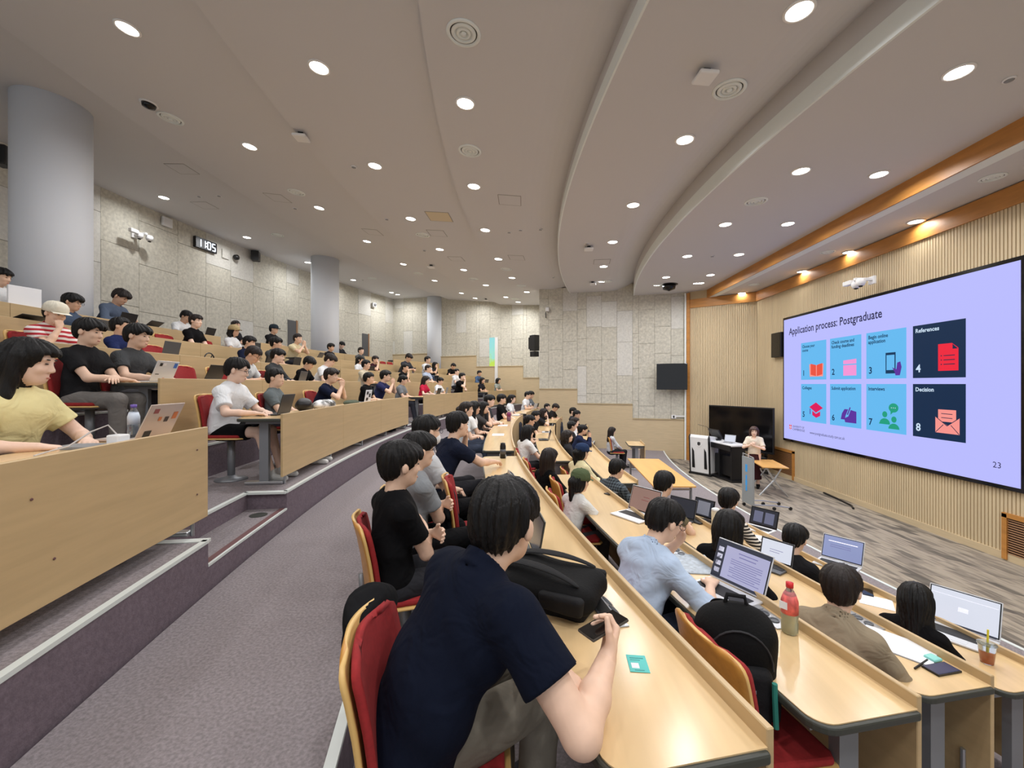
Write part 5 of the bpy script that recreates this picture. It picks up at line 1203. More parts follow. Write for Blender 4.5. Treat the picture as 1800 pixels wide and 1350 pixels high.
# ================================================================== CHAIRS AND THINGS ON DESKS
n = 0
for (o, row, i, key, D, yaw, sc, txt) in list(PLACED):
    nearby = i is None or (row in (1, 2) and D < 8)
    if nearby and key not in ('deskwoman',):
        s = o['label'][7:] if o['label'].startswith('person ') else o['label']
        w = ' '.join(s.split(',')[0].split()[:9])
        c_ = chair(o.location, yaw, 'red padded wooden chair of the person '+w)
        if row == 'A': c_.rotation_euler.z += .22
fch = chair(RP, YW, 'red padded wooden chair of the foreground person in the navy polo'); fch.rotation_euler.z = .10; fch.location = RP+Vector((.105, .02, 0))
dk = chair(pD(1080, 751, 12.2).xy.to_3d()+Vector((0, 0, LOW['D'][0])), .0, 'dark chair of the person sitting alone at a short desk')
# empty chairs seen between the people
def echair(x, row, label, D=None, dyaw=0, seat=.52):
    z, rp = LOW[row] if row in LOW else UP[row]; D = D or rayR(x, rp+seat, far=row in LOW); d = ray(x); p = Vector((d[0]*D, d[1]*D, z)); t = rt(p)[1]; return chair(p, -t+dyaw, label)
bchair = echair(1302, 'B', 'empty chair with a big black backpack in the second lower row', 1.72)
echair(1000, 'B', 'empty red chair behind the person in the green cap', 4.45); echair(945, 'B', 'empty red chair left of the very long haired person', 5.6); echair(925, 'B', 'empty red chair at the end of the middle block, second lower row', 6.5)
echair(1290, 'C', 'empty wooden chair behind the person using a tablet', 2.9) if False else None
echair(790, 'A', 'empty chair carrying a dark jacket between the masked person and the navy T-shirt', 3.95, 0, .6) if False else None
ech = echair(822, 'A', 'empty chair with a dark jacket beside the stretched arm', 3.3, .1)
for x, row, lab in ((340, 2, 'left of the black laptop, second raised row'), (398, 2, 'right of the black laptop, second raised row'), (283, 3, 'behind a dark laptop, third raised row'), (370, 4, 'beside the black T-shirt, fourth raised row'), (455, 4, 'beside the tan cap, fourth raised row'), (690, 4, 'left of the far column, fourth raised row'), (678, 4, 'second left of the far column, fourth raised row'), (300, 4, 'behind the empty third row desk, fourth raised row')):
    echair(x, row, 'empty red chair '+lab, None, 0, .66)
# ---- laptops
def dz(row, x=None): return (LOW[row][0]+.69) if row in LOW else (UP[row][0]+.66)
def lap(x, y, row, yaw, label, **k):
    p = pZ(x, y, dz(row)) if 'D' not in k else pD(x, y, k.pop('D')); p.z = dz(row)+.001
    yaw = math.atan2(yaw[1], yaw[0])+YAW if isinstance(yaw, tuple) else yaw
    return laptop(p, yaw, label, **k)
def rowpt(x, row, back, far=False):       # point on a desk of a row, `back` metres behind the front panel
    z, rp = LOW[row] if row in LOW else UP[row]; D = rayR(x, rp+back, far); d = ray(x); return Vector((d[0]*D, d[1]*D, dz(row)+.001))
STK = [mat('sticker_orange', (206, 120, 70), .5), mat('sticker_dark', (70, 60, 60), .5), mat('sticker_white', (236, 236, 236), .5), mat('sticker_blue', (60, 110, 190), .5), mat('sticker_red', (150, 80, 80), .5), mat('sticker_black', (30, 30, 32), .5)]
laptop(rowpt(268, 1, .16), .20, 'pale pink laptop with stickers and cable in front of the yellow top', mat('laptop_pink', (206, 190, 180), .4, .3), 'dark', 2.0, sticker=[(.22, .80, .14, .14, STK[4]), (.42, .55, .09, .12, STK[0]), (.62, .52, .12, .16, STK[1]), (.84, .62, .14, .22, STK[0]), (.25, .12, .20, .18, STK[5])])
laptop(rowpt(498, 1, .20), .15, 'black laptop open in front of the white T-shirt and shorts', M_LBLK, 'dark', 1.85)
laptop(rowpt(282, 2, .20), .15, 'silver laptop with blue and white stickers in front of the charcoal T-shirt', M_LSIL, 'dark', 1.95, sticker=[(.20, .82, .12, .15, STK[5]), (.36, .84, .12, .12, STK[2]), (.86, .80, .16, .24, STK[3]), (.18, .35, .16, .04, STK[5]), (.52, .12, .10, .12, STK[0])])
laptop(rowpt(372, 2, .18), .10, 'black laptop open at an empty seat in the second raised row', M_LBLK, 'dark', 2.0)
laptop(rowpt(298, 3, .18), .12, 'dark grey laptop open at an empty seat in the third raised row', M_LGRY, 'dark', 1.8)
laptop(rowpt(222, 5, .12), .10, 'black laptop in front of the bent denim shirt', M_LBLK, 'dark', 1.9, w=.34)
laptop(rowpt(262, 5, .12), .10, 'grey laptop half open on the rearmost row', M_LGRY, 'dark', 2.5)
laptop(rowpt(367, 5, .12), .10, 'dark laptop right of the bent white T-shirt in the rearmost row', M_LBLK, 'dark', 1.9)
laptop(rowpt(34, 4, .16), .10, 'dark laptop tilted far back at the left edge, fourth raised row', M_LBLK, 'dark', 2.75)
laptop(rowpt(645, 1, .16), .05, 'white laptop covered with black stickers in the first raised row', mat('laptop_white', (226, 228, 234), .4), 'dark', 1.75, sticker=[(.3, .75, .3, .25, STK[5]), (.7, .55, .3, .3, STK[5]), (.35, .25, .35, .25, STK[5])])
laptop(rowpt(520, 3, .16), .05, 'small black laptop behind the dark hooded top', M_LBLK, 'dark', 1.8)
laptop(rowpt(560, 4, .16), .05, 'grey laptop right of the pale yellow shirt', M_LGRY, 'dark', 2.1)
laptop(rowpt(784, 1, .16), .0, 'blue-grey tablet laptop in front of a white T-shirt in the first raised row', mat('laptop_bluegrey', (120, 128, 142), .4), 'dark', 1.8, w=.26)
laptop(rowpt(452, 4, .16), .0, 'dark upright laptop case beside the tan cap', M_LBLK, 'dark', 1.65, w=.2)
lap(936, 925, 'A', (1.0, .10), 'dark olive laptop seen edge-on past the foreground head', D=2.25, lid=mat('laptop_olive', (70, 72, 66), .4), scr='dark', ang=1.75)
BL = mat('slide_lines', (96, 96, 140), .6, emit=(110, 110, 160), es=.5); WL_ = mat('screen_grey_ui', (40, 44, 56), .5, emit=(40, 44, 58), es=.6); PG = mat('thumb_white', (225, 225, 240), .5, emit=(220, 220, 240), es=.7)
doc = [(.60, .78, .34, .02, BL), (.60, .70, .30, .02, BL)]+[(.60, .60-.05*k, .56 if k % 4 != 3 else .4, .014, BL) for k in range(9)]+[(.5, .92, .98, .10, WL_), (.10, .48, .18, .80, WL_), (.5, .08, .98, .06, WL_)]
doc += [(.10, .74-.17*k, .10, .11, PG) for k in range(4)]
lap(1292, 1038, 'B', (.90, .44), 'large silver laptop with a document on screen in front of the blue shirt', lid=M_LSIL, scr='doc', ang=1.95, w=.34, d=.24, lines=doc)
lap(1128, 905, 'B', (.84, .54), 'silver laptop with a pinkish screen in front of the green cap', lid=M_LSIL, scr='pink', ang=1.90, w=.33, d=.23, body=M_PAPER, lines=[(.55, .62, .2, .02, STK[4]), (.52, .5, .24, .02, STK[4])])
lap(1362, 993, 'C', (.84, .54), 'tablet with a white page on a keyboard stand in the third lower row', lid=M_LGRY, scr='white', ang=1.85, w=.25, d=.18, lines=[(.5, .55, .4, .02, BL), (.45, .45, .3, .02, BL)])
lap(1196, 884, 'C', (.78, .62), 'dark laptop screen in front of the olive T-shirt', D=None or 4.55, lid=M_LGRY, scr='dark', ang=1.9)
lap(1234, 912, 'C', (.86, .50), 'black laptop with a dark document beside a cream tumbler', lid=M_LBLK, scr='dark', ang=1.85, w=.24, d=.20, lines=[(.5, .5, .6, .7, mat('screen_midgrey', (110, 112, 124), .5, emit=(120, 122, 134), es=.5))])
lap(1340, 928, 'D', (.84, .54), 'black laptop with two dark windows in the lowest row', lid=M_LBLK, scr='dark', ang=1.9, w=.32, body=M_PAPER, lines=[(.3, .5, .32, .6, mat('screen_slate', (84, 88, 110), .5, emit=(84, 88, 112), es=.6)), (.7, .5, .32, .6, MATS['screen_slate'])])
lap(1478, 990, 'D', (.80, .60), 'laptop with a lavender page in front of the black jacket', lid=M_LSIL, scr='blue', ang=1.95, w=.33, d=.23, lines=[(.5, .75, .7, .03, PG), (.45, .6, .5, .02, BL), (.45, .52, .5, .02, BL)])
lap(1690, 1110, 'D', (.84, .54), 'large laptop with a white search page in front of the long black hair', lid=M_LSIL, scr='white', ang=1.95, w=.36, d=.25, lines=[(.5, .5, .14, .12, mat('screen_palegrey', (205, 208, 220), .5, emit=(205, 208, 222), es=.7)), (.5, .80, .9, .015, MATS['screen_palegrey']), (.5, .06, .9, .05, WL_)])
# laptops of the far typing people
for (o, row, i, key, D, yaw, sc, txt) in PLACED:
    if i is not None and key == 'type' and row not in (5,) and D > 4 and txt[:28] not in ('in a white T-shirt with a sm',):
        z, rp = LOW[row] if row in LOW else UP[row]; f = Vector((math.cos(yaw), math.sin(yaw), 0)); r_ = rt(o.location)[0]; p = o.location+f*min(.56*sc, r_-rp-.10); p.z = dz(row)+.001
        laptop(p, yaw, 'laptop in front of the person '+' '.join(txt.split()[:9]), rng.choice((M_LSIL, M_LGRY, M_LBLK)), rng.choice(('dark', 'doc')), 1.85, .29, .2)
# ---- outlets let into the desks
def outlet(p, yaw, label, popped=False):
    r = put('power_outlet', label, 'outlet', p, yaw, 'desk power outlets'); bev(MB().box((0, 0, .002), (.085, .21, .005)).build('plate', M_STEEL, r), .002)
    if popped:
        bev(MB().prism([(-.035, -.085, .004), (.035, -.085, .004), (.035, -.085, .012), (-.02, -.085, .055)], (0, .17, 0)).build('flap', M_STEEL, r), .003)
    for q in (-.04, .025):
        e = MB().lathe([(.024, 0), (.024, .004), (.018, .003), (.016, -.001), (0, -.001)], 18, (0, q, .005) if not popped else (.0085, q, .033), None if not popped else Matrix.Rotation(.68, 3, 'Y')); e.build('socket', mat('socket_grey', (86, 90, 96), .5), r, smooth=False)
    bev(MB().box((0, .078, .007), (.05, .035, .006)).build('switch', M_GREYP, r), .002)
for x, y, row, pop, lab in ((1068, 1078, 'A', True, 'tilted-up steel power outlet beside the held phone'), (1366, 1083, 'B', False, 'steel power outlet left of the drink bottle'), (1548, 1088, 'C', False, 'steel power outlet behind the khaki shirt'), (1206, 970, 'B', False, 'steel power outlet beside the magazine'), (1316, 968, 'C', False, 'steel power outlet left of the tablet'), (1366, 953, 'D', False, 'steel power outlet behind the black jacket'), (898, 838, 'A', True, 'tilted-up steel power outlet farther along the aisle row desk'), (884, 801, 'A', True, 'tilted-up steel power outlet near the stretched arm')):
    p = pZ(x, y, dz(row)); r_, t_ = rt(p); rp = LOW[row][1]
    p = pol(min(max(r_, rp+.085), rp+.36), t_, dz(row)+.001); outlet(p, -t_, lab, pop)
# ---- small things
def sheet(x, y, row, w, d, yaw, m, name, label, cat, th=.003, group=None):
    p = pZ(x, y, dz(row)); p.z = dz(row)+.0008; yaw = math.atan2(yaw[1], yaw[0])+YAW if isinstance(yaw, tuple) else yaw; o = MB().box((0, 0, th/2), (d, w, th)).build(name, m, loc=p); o.rotation_euler = (0, 0, yaw); tag(o, label, cat, group); return o
card = sheet(1121, 1167, 'A', .062, .085, (.10, 1), mat('card_teal', (86, 196, 190), .5), 'card', 'small teal printed card on the foreground desk', 'card', .0012)
for (u, v, a_, b_, m_) in ((-.012, .010, .026, .024, 'paper'), (.026, .0, .004, .044, 'tealtext'), (.016, .006, .003, .032, 'tealtext'), (-.034, -.0, .003, .03, 'tealtext')):
    MB().box((u, v, .0014), (a_, b_, .0004)).build('print', M_PAPER if m_ == 'paper' else mat('teal_print', (40, 140, 136), .5), card)
def bottle(p, label, cap, liquid, lab, h=.21, r0=.033, group=None):
    r = put('bottle', label, 'bottle', p, 0, group); k = h/.21
    MB().lathe([(r0*.85, 0), (r0, .008*k), (r0, .045*k), (r0*.93, .055*k), (r0, .065*k), (r0, .135*k), (r0*.72, .165*k), (.0135, .185*k), (.0135, .195*k)], 20).build('body', M_GLASSY, r, smooth=True)
    MB().lathe([(r0*.8, .004), (r0*.94, .012), (r0*.94, .12*k), (0, .121*k)], 18).build('drink', liquid, r, smooth=True)
    MB().lathe([(r0*1.01, .085*k), (r0*1.01, .135*k), (r0*.76, .162*k)], 20).build('label_sleeve', lab, r, smooth=True)
    MB().lathe([(.016, .192*k), (.016, .212*k), (.0, .214*k)], 16).build('cap', cap, r, smooth=True)
    return r
p = pZ(1388, 1112, dz('B')); b = bottle(Vector((p.x, p.y, dz('B')+.001)), 'clear drink bottle with red cap and colourful label on the second lower desk', mat('cap_red', (214, 36, 44), .4), mat('pale_drink', (238, 232, 186), .1, trans=.7, ior=1.2), mat('label_redyellow', (226, 96, 90), .5, var=((30, 30, 18), .5, 2)), .235, .036)
MB().box((-.036, -.012, .135), (.002, .034, .034), rz(.7)).build('label_mark', M_PAPER, b)
p = pZ(235, 742, dz(1)); q_ = rowpt(235, 1, .30); bottle(q_, 'clear water bottle with a purple cap beside the pink laptop', mat('cap_purple', (116, 92, 180), .4), mat('water', (220, 230, 240), .05, trans=.9, ior=1.2), mat('label_clear', (216, 226, 240), .4), .20, .031)
# orange iced drink
p = pZ(1735, 1165, dz('D')); p = Vector((p.x, p.y, dz('D')+.001)); r = put('drink_cup', 'clear plastic cup of orange iced drink with a yellow straw', 'cup', p)
MB().lathe([(.030, 0), (.042, .11), (.044, .112), (.044, .116)], 20).build('cup', M_GLASSY, r, smooth=True); MB().lathe([(.029, .003), (.037, .072), (0, .073)], 18).build('drink', mat('orange_drink', (240, 120, 30), .2, trans=.25, ior=1.2), r, smooth=True); MB().lathe([(.046, .114), (.046, .120), (.03, .128), (0, .129)], 20).build('lid', M_GLASSY, r, smooth=True); MB().tube([(0, .0, .02), (.012, .006, .20)], .005, 8).build('straw', mat('straw_yellow', (236, 222, 60), .4), r)
# clipboard, phone, earbud case, pen in the third lower row
cb = sheet(1576, 1134, 'C', .225, .31, (-.62, .78), M_PAPER, 'clipboard', 'clipboard with blank white paper in the third lower row', 'clipboard', .006); MB().box((.14, 0, .010), (.018, .11, .012)).build('clip', M_STEEL, cb); MB().box((0, 0, .0005), (.318, .232, .003)).build('board', M_GREYP, cb)
ph = sheet(1655, 1178, 'C', .075, .15, (.95, .2), M_BLACK, 'phone', 'dark blue phone lying on the third lower desk', 'phone', .009, 'phones'); MB().box((0, 0, .0098), (.143, .068, .001)).build('screen', mat('phone_navy', (52, 58, 90), .15), ph)
o = sheet(1640, 1160, 'C', .055, .06, .3, mat('earbud_teal', (140, 214, 206), .35), 'earbud_case', 'pale teal earbud case behind the dark blue phone', 'case', .018); bev(o, .008)
p0, p1 = pZ(1608, 1175, dz('C')+.006), pZ(1630, 1160, dz('C')+.006); tag(MB().tube([p0, p1], .005, 8).build('pen', M_BLACK, origin=p0), 'black pen lying beside the clipboard', 'pen')
sheet(1540, 1058, 'D', .21, .20, (.6, .8), M_PAPER, 'paper', 'white sheet of paper left of the long black hair', 'paper', .002); sheet(1525, 1042, 'D', .07, .14, (.6, .8), M_BLK2, 'phone', 'black phone lying in the lowest row', 'phone', .009, 'phones')
mg = sheet(1222, 992, 'B', .22, .30, (.1, 1), mat('magazine', (168, 180, 192), .4, var=((40, 40, 40), .25, 4)), 'magazine', 'grey printed magazine beside the big silver laptop', 'magazine', .006)
sheet(1160, 965, 'B', .30, .40, (.3, 1), M_BLACK, 'laptop_sleeve', 'black sleeve lying under the magazine', 'sleeve', .004) if False else None
sheet(1140, 905, 'B', .20, .28, (.84, .54), M_PAPER, 'paper', 'white paper beside the pinkish laptop screen', 'paper', .002)
o = sheet(1075, 868, 'B', .075, .15, (.86, .5), M_BLACK, 'phone', 'black phone in front of the green cap', 'phone', .009, 'phones')
sheet(1345, 950, 'D', .2, .28, (.5, .9), M_PAPER, 'paper', 'white notes beside the black laptop in the lowest row', 'paper', .002)
# tumbler
p = pZ(1258, 930, dz('C')); r = put('tumbler', 'cream tumbler with a lid beside the black laptop', 'tumbler', (p.x, p.y, dz('C')+.001)); MB().lathe([(.034, 0), (.038, .01), (.040, .17), (.036, .185)], 18).build('body', mat('tumbler_cream', (226, 218, 192), .45), r, smooth=True); MB().lathe([(.039, .178), (.039, .20), (.02, .21), (0, .21)], 18).build('lid', M_WHITE, r, smooth=True)
# nearest left desk: notebook, charger, cable
nb = sheet(160, 770, 1, .16, .22, .2, M_GREYP, 'notebook', 'slim silver notebook under the yellow top', 'notebook', .012); nb.location = rowpt(150, 1, .24)
ch = MB().box((0, 0, .03), (.07, .07, .06)).build('charger', M_WHITE, loc=rowpt(208, 1, .12)); bev(ch, .008); tag(ch, 'white charger block beside the pink laptop', 'charger')
pb = MB().box((0, 0, .008), (.09, .16, .016)).build('power_bank', mat('pale_blue_plastic', (206, 220, 236), .4), loc=rowpt(228, 1, .07)); bev(pb, .006); tag(pb, 'pale blue power bank at the front edge of the nearest desk', 'power bank')
c0 = rowpt(208, 1, .13); pts = [c0+Vector((0, 0, .05)), rowpt(190, 1, .17)+Vector((0, 0, .11)), rowpt(160, 1, .22)+Vector((0, 0, .08)), rowpt(120, 1, .24)+Vector((0, 0, .02)), rowpt(80, 1, .26)+Vector((0, 0, .006)), rowpt(60, 1, .22)+Vector((0, 0, .006))]
tag(MB().tube(pts, .004, 6).build('charging_cable', mat('cable_grey', (196, 190, 186), .5), origin=c0), 'pale charging cable looping across the nearest desk', 'cable')
for (x, row, b_, w_, lab) in ((820, 'A', .2, .25, 'white papers on the middle block desk beside the aisle'), (1003, 'B', .2, .2, 'white papers at the end of the middle block, second lower row')): pass
# tote bag, bags on desks
def blob(name, prims, m, p, yaw, label, cat, h=.014, wr=.006, seed=1, parts=()):
    S = SDF()
    for a in prims: (S.ell if a[0] == 'e' else S.cap)(*a[1:], k=.04)
    me = S.mesh(name, h, [m], wrinkle(wr, seed, 22)); o = obj(name, me); o.location = p; o.rotation_euler = (0, 0, yaw); tag(o, label, cat); return o
o = blob('tote_bag', [('e', (0, 0, .055), (.10, .22, .07)), ('e', (.02, .12, .06), (.08, .12, .06))], mat('tote_print', (206, 206, 196), .8, var=((14, 14, 14), .85, 1)), rowpt(568, 1, .16), .05, 'black and white patterned cloth bag on the first raised desk', 'bag')
o = blob('shoulder_bag', [('e', (0, 0, .075), (.09, .13, .085)), ('e', (-.02, .1, .05), (.07, .09, .05))], M_BLACK, rowpt(535, 1, .22), .05, 'black bag beside the patterned cloth bag', 'bag')
o = blob('folded_jacket', [('e', (0, 0, .03), (.10, .20, .045))], cloth((84, 92, 78)), rowpt(618, 1, .18), .0, 'folded green jacket on the first raised desk', 'jacket')
o = blob('red_jacket', [('e', (0, 0, .72), (.10, .22, .16)), ('e', (-.02, .0, .62), (.09, .2, .12))], cloth((112, 36, 42)), rowpt(335, 4, .78)*1.0, .05, 'dark red jacket hanging on a chair in the fourth raised row', 'jacket'); o.location.z = UP[4][0]
r = put('headphones', 'black headband lying on the third raised desk', 'headphones', rowpt(368, 3, .05), 0)
MB().tube([(0, .10*math.cos(a), .012+.10*abs(math.sin(a))) for a in [math.pi*k/12 for k in range(13)]], .009, 8).build('band', M_BLACK, r, smooth=True); MB().tube([(0, .02, .02), (0, .06, .09), (0, .10, .02)], .008, 8).build('cord', M_BLACK, r, smooth=True)
# white board panel leaning by the nearest column
pa, pb_ = rowpt(13, 5, .25), rowpt(70, 5, .25); D_ = 5.9; pa, pb_ = pD(13, 512, D_), pD(72, 515, D_*1.06); c = (pa+pb_)/2; dv = pb_-pa
o = MB().box((0, 0, .16), (Vector((dv.x, dv.y)).length, .03, .36)).build('white_board', M_PAPER, loc=(c.x, c.y, UP[5][0]+.66)); o.rotation_euler = (0, 0, math.atan2(dv.y, dv.x)); bev(o, .004); tag(o, 'white board panel standing on the rearmost desk before the column', 'board')
# outlets and papers on the far desks
for x, row, b_, yw_, lab in ((838, 'A', .15, .2, 'papers before the white top with lanyard'), (868, 'A', .18, .1, 'papers before the dark waistcoat'), (905, 'A', .15, .0, 'papers before the loose white shirt')):
    D_ = {838: 7.6, 868: 9.3, 905: 12.4}[x]; d = ray(x); q = Vector((d[0]*D_, d[1]*D_, 0)); t_ = rt(q)[1]; o = MB().box((0, 0, .0015), (.21, .30, .003)).build('paper', M_PAPER, loc=pol(LOW['A'][1]+.25, t_, dz('A')+.001)); o.rotation_euler = (0, 0, -t_); tag(o, 'white '+lab, 'paper')
p = pol(LOW['A'][1]+.2, tpx(872, 32.66, True) if False else rt(pD(872, 780, 5.2))[1], dz('A')+.001); r = put('tumbler', 'black tumbler beside the stretched arm on the aisle row desk', 'tumbler', p); MB().lathe([(.036, 0), (.036, .15), (.03, .17), (.03, .185), (0, .19)], 18).build('body', M_BLACK, r, smooth=True); MB().lathe([(.0365, .05), (.0365, .11)], 18).build('logo_band', M_LGRY, r, smooth=True)
p = pol(LOW['A'][1]+.2, rt(pD(875, 720, 10.4))[1], dz('A')+.001); bottle(p, 'tall purple bottle on the far aisle row desk', M_BLACK, mat('purple_drink', (120, 40, 84), .3), mat('purple_label', (130, 50, 96), .5), .28, .05)
# ---- backpacks
def backpack(p, R4, label, S_=1.0):
    r = empty('backpack', p); r.rotation_euler = R4.to_euler(); tag(r, label, 'backpack', 'black backpacks')      # local z up the bag, x out of the front
    bm_ = mat('bag_black', (13, 13, 14), .8, spec=.2, bump=((90, 90, 90), .2)); bd_ = mat('bag_dark', (22, 22, 24), .75, spec=.25, bump=((90, 90, 90), .2))
    S = SDF(); S.box((0, 0, .22), (.095, .155, .22), .075, k=.05); S.ell((.0, 0, .33), (.105, .150, .165), k=.06)
    obj('body', S.mesh('body', .011, [bm_], wrinkle(.0045, 3, 17)), r)
    S = SDF(); S.box((.095, 0, .155), (.045, .120, .125), .035, k=.03); obj('front_pocket', S.mesh('front_pocket', .010, [bd_], wrinkle(.0035, 5, 20)), r)
    for q in (-1, 1):
        S = SDF(); S.box((.0, q*.152, .12), (.055, .022, .10), .02, k=.02); obj('side_pocket', S.mesh('side_pocket', .010, [bd_], wrinkle(.003, 7, 22)), r)
    MB().tube([(.088+.018*math.sin(a), -.128*math.cos(a), .27+.15*math.sin(a)) for a in [math.pi*k/14 for k in range(15)]], .0045, 6).build('zip', mat('zip_grey', (40, 40, 43), .6), r)
    MB().tube([(0, -.045, .475), (-.005, -.035, .520), (-.005, .035, .520), (0, .045, .475)], .010, 8).build('handle', bd_, r, smooth=True)
    MB().box((.141, .03, .20), (.004, .05, .018)).build('brand_tab', M_GREYP, r)
    for q in (-.07, .07):
        P = [(-.085, q*.6, .46), (-.135, q*.9, .42), (-.150, q*1.05, .33), (-.148, q*1.2, .22), (-.125, q*1.4, .12), (-.09, q*1.55, .05)]; mb = MB(); k = len(P)
        for i_, p_ in enumerate(P):
            a = Vector(P[max(i_-1, 0)]); b = Vector(P[min(i_+1, k-1)]); d = (b-a).normalized(); n_ = Vector((0, 1, 0)).cross(d).normalized(); w_ = .032 if i_ < 4 else .016
            for uu, vv in ((-1, -1), (1, -1), (1, 1), (-1, 1)): mb.v.append(tuple(Vector(p_)+Vector((0, uu*w_, 0))+n_*vv*.008))
        for i_ in range(k-1):
            for l_ in range(4): m_ = (l_+1) % 4; mb.f.append((i_*4+l_, i_*4+m_, i_*4+4+m_, i_*4+4+l_)); mb.m.append(0)
        mb.f += [(3, 2, 1, 0), (k*4-4, k*4-3, k*4-2, k*4-1)]; mb.m += [0, 0]
        o = mb.build('shoulder_strap', bd_, r, smooth=True); sb = o.modifiers.new('soft', 'SUBSURF'); sb.levels = 2; sb.render_levels = 2
    r.scale = (S_,)*3; return r
# lying on the foreground desk
pb0 = pZ(962, 1070, dz('A')); t_ = rt(pb0)[1]
Rb = Matrix.Rotation(math.radians(30)+YAW, 3, 'Z') @ Matrix.Rotation(math.radians(-86), 3, 'X') @ Matrix.Rotation(math.radians(90), 3, 'Z')
Ru = Vector((.40*camR[0]+.9*camF[0], .40*camR[1]+.9*camF[1], .06)).normalized()
def frame(zdir, xdir):
    z = Vector(zdir).normalized(); x = Vector(xdir); x = (x-z*x.dot(z)).normalized(); y = z.cross(x); return Matrix((x, y, z)).transposed()
long_ = Vector((camR[0]*.80-camF[0]*.60, camR[1]*.80-camF[1]*.60, 0)); base = pD(905, 1020, 1.72); base = pD(958, 1030, 1.80); base.z = dz('A')+.075; lz = Vector((-camR[0]*.80+camF[0]*.45, -camR[1]*.80+camF[1]*.45, 0)); bp_ = backpack(base-lz.normalized()*.24, frame(lz, Vector((0, 0, -1))), 'black backpack lying on the foreground desk beside the polo shirt', .92); bp_.scale = (.62, .95, .90)
# standing on the chair in the second lower row
cp = bchair.location; backpack(cp+Vector((-.07, .05, .482)), frame((.02, 0, 1), Vector((-.25, -.97, 0))), 'big black backpack standing on a chair before the light blue shirt', .95)
q = pD(1362, 1225, 1.62); tag(MB().tube([q+Vector((0, 0, .05)), q, q+Vector((.005, 0, -.12))], .010, 8).build('strap', mat('teal_strap', (40, 132, 118), .6), origin=q), 'teal strap hanging from the big black backpack', 'strap')
# jackets on chairs
jp = fch.location+rz(.10)@Vector((-.275, .13, .86)); o = blob('jacket', [('e', (0, 0, 0), (.055, .12, .045)), ('e', (-.035, .03, -.07), (.03, .11, .08)), ('e', (.03, .08, -.03), (.05, .07, .05))], cloth((18, 18, 20)), jp, .10, 'black jacket hung over the foreground chair back', 'jacket', .010, .010)
jp = ech.location+rz(ech.rotation_euler.z)@Vector((-.22, 0, .66)); o = blob('jacket', [('e', (0, 0, 0), (.06, .2, .16)), ('e', (.02, .0, -.15), (.06, .17, .12))], cloth((38, 40, 44)), jp, ech.rotation_euler.z, 'dark shiny jacket on the empty chair beside the stretched arm', 'jacket', .014, .009)
# ================================================================== CEILING AND WALL FITTINGS
vent_me = [MB().lathe([(.30, 0), (.30, -.012), (.25, -.03), (.24, -.012), (.235, 0)], 32).mesh('outer_ring', M_FASC, True), MB().lathe([(.215, -.002), (.215, -.012), (.16, -.035), (.155, -.02), (.15, -.002)], 28).mesh('middle_ring', M_FASC, True), MB().lathe([(.13, -.002), (.13, -.012), (.09, -.035), (.08, -.02), (.078, -.002)], 24).mesh('inner_ring', M_FASC, True), MB().lathe([(.055, -.002), (.05, -.03), (0, -.036)], 18).mesh('core', M_FASC, True), MB().lathe([(.24, -.001), (0, -.0015)], 28).mesh('throat', mat('vent_dark', (92, 90, 86), .8), True)]
def fit(x, y, z=None):
    p = ceil_hit(x, y) if z is None else pZ(x, y, z); r_, t_ = rt(p); R = Matrix.Rotation(-t_, 3, 'Z') @ Matrix.Rotation(slope_of(r_) if z is None else 0, 3, 'Y'); return p, R.to_euler()
def vent(x, y, label, z=None, s=1.0):
    p, e = fit(x, y, z); r = put('air_diffuser', label, 'vent', p, 0, 'round ceiling diffusers'); r.rotation_euler = e; r.scale = (s,)*3
    for m in vent_me: obj(m.name.split('.')[0], m, r)
VL = [(815, 58, 'largest, near the top centre'), (826, 265, 'second along the middle band'), (890, 473, 'third along the middle band'), (916, 502, 'fourth along the middle band'), (1282, 157, 'beside the white access point'), (1329, 354, 'near on the lowest band'), (1161, 501, 'far on the lowest band'), (1068, 509, 'far on the second band'), (300, 208, 'beside the small dome camera'), (521, 338, 'second on the fifth band'), (743, 413, 'near the beige hatch'), (832, 490, 'far on the fourth band'), (735, 480, 'far on the fifth band'), (488, 413, 'rear, left of the middle column'), (654, 489, 'rear, right of the middle column'), (905, 525, 'farthest on the fourth band')]
for x, y, l in VL: vent(x, y, 'round white ceiling diffuser, '+l, s=.62)
for x, y, l in ((1745, 312, 'right end of the strip above the screen'), (1455, 443, 'middle of the strip above the screen'), (1325, 500, 'far end of the strip above the screen')): vent(x, y, 'round white ceiling diffuser at the '+l, 4.288, .5)
M_HATCH = mat('hatch_line', (150, 147, 143), .9); M_HB = mat('hatch_beige', (214, 200, 170), .8)
def hatch(x, y, label, s=.45, m=None):
    p, e = fit(x, y); r = put('access_hatch', label, 'hatch', p, 0, 'ceiling access hatches'); r.rotation_euler = e
    MB().box((0, 0, -.002), (s-.02, s-.02, .006)).build('cover', m or M_CEIL, r)
    for a in (MB().box((s/2, 0, -.001), (.012, s, .005)), MB().box((-s/2, 0, -.001), (.012, s, .005)), MB().box((0, s/2, -.001), (s, .012, .005)), MB().box((0, -s/2, -.001), (s, .012, .005))): a.build('rim', M_HATCH, r)
for x, y, l in ((896, 352, 'centre of the middle band'), (320, 297, 'near the first column'), (360, 361, 'above the wall clock'), (488, 348, 'left of a diffuser, fifth band'), (768, 410, 'right of a diffuser, fourth band'), (802, 455, 'far on the fourth band'), (908, 453, 'far on the middle band'), (1058, 460, 'second band above the far wall'), (655, 408, 'fifth band beside a downlight')): hatch(x, y, 'square flush ceiling hatch, '+l)
hatch(772, 381, 'beige square ceiling hatch beside a downlight', .55, M_HB)
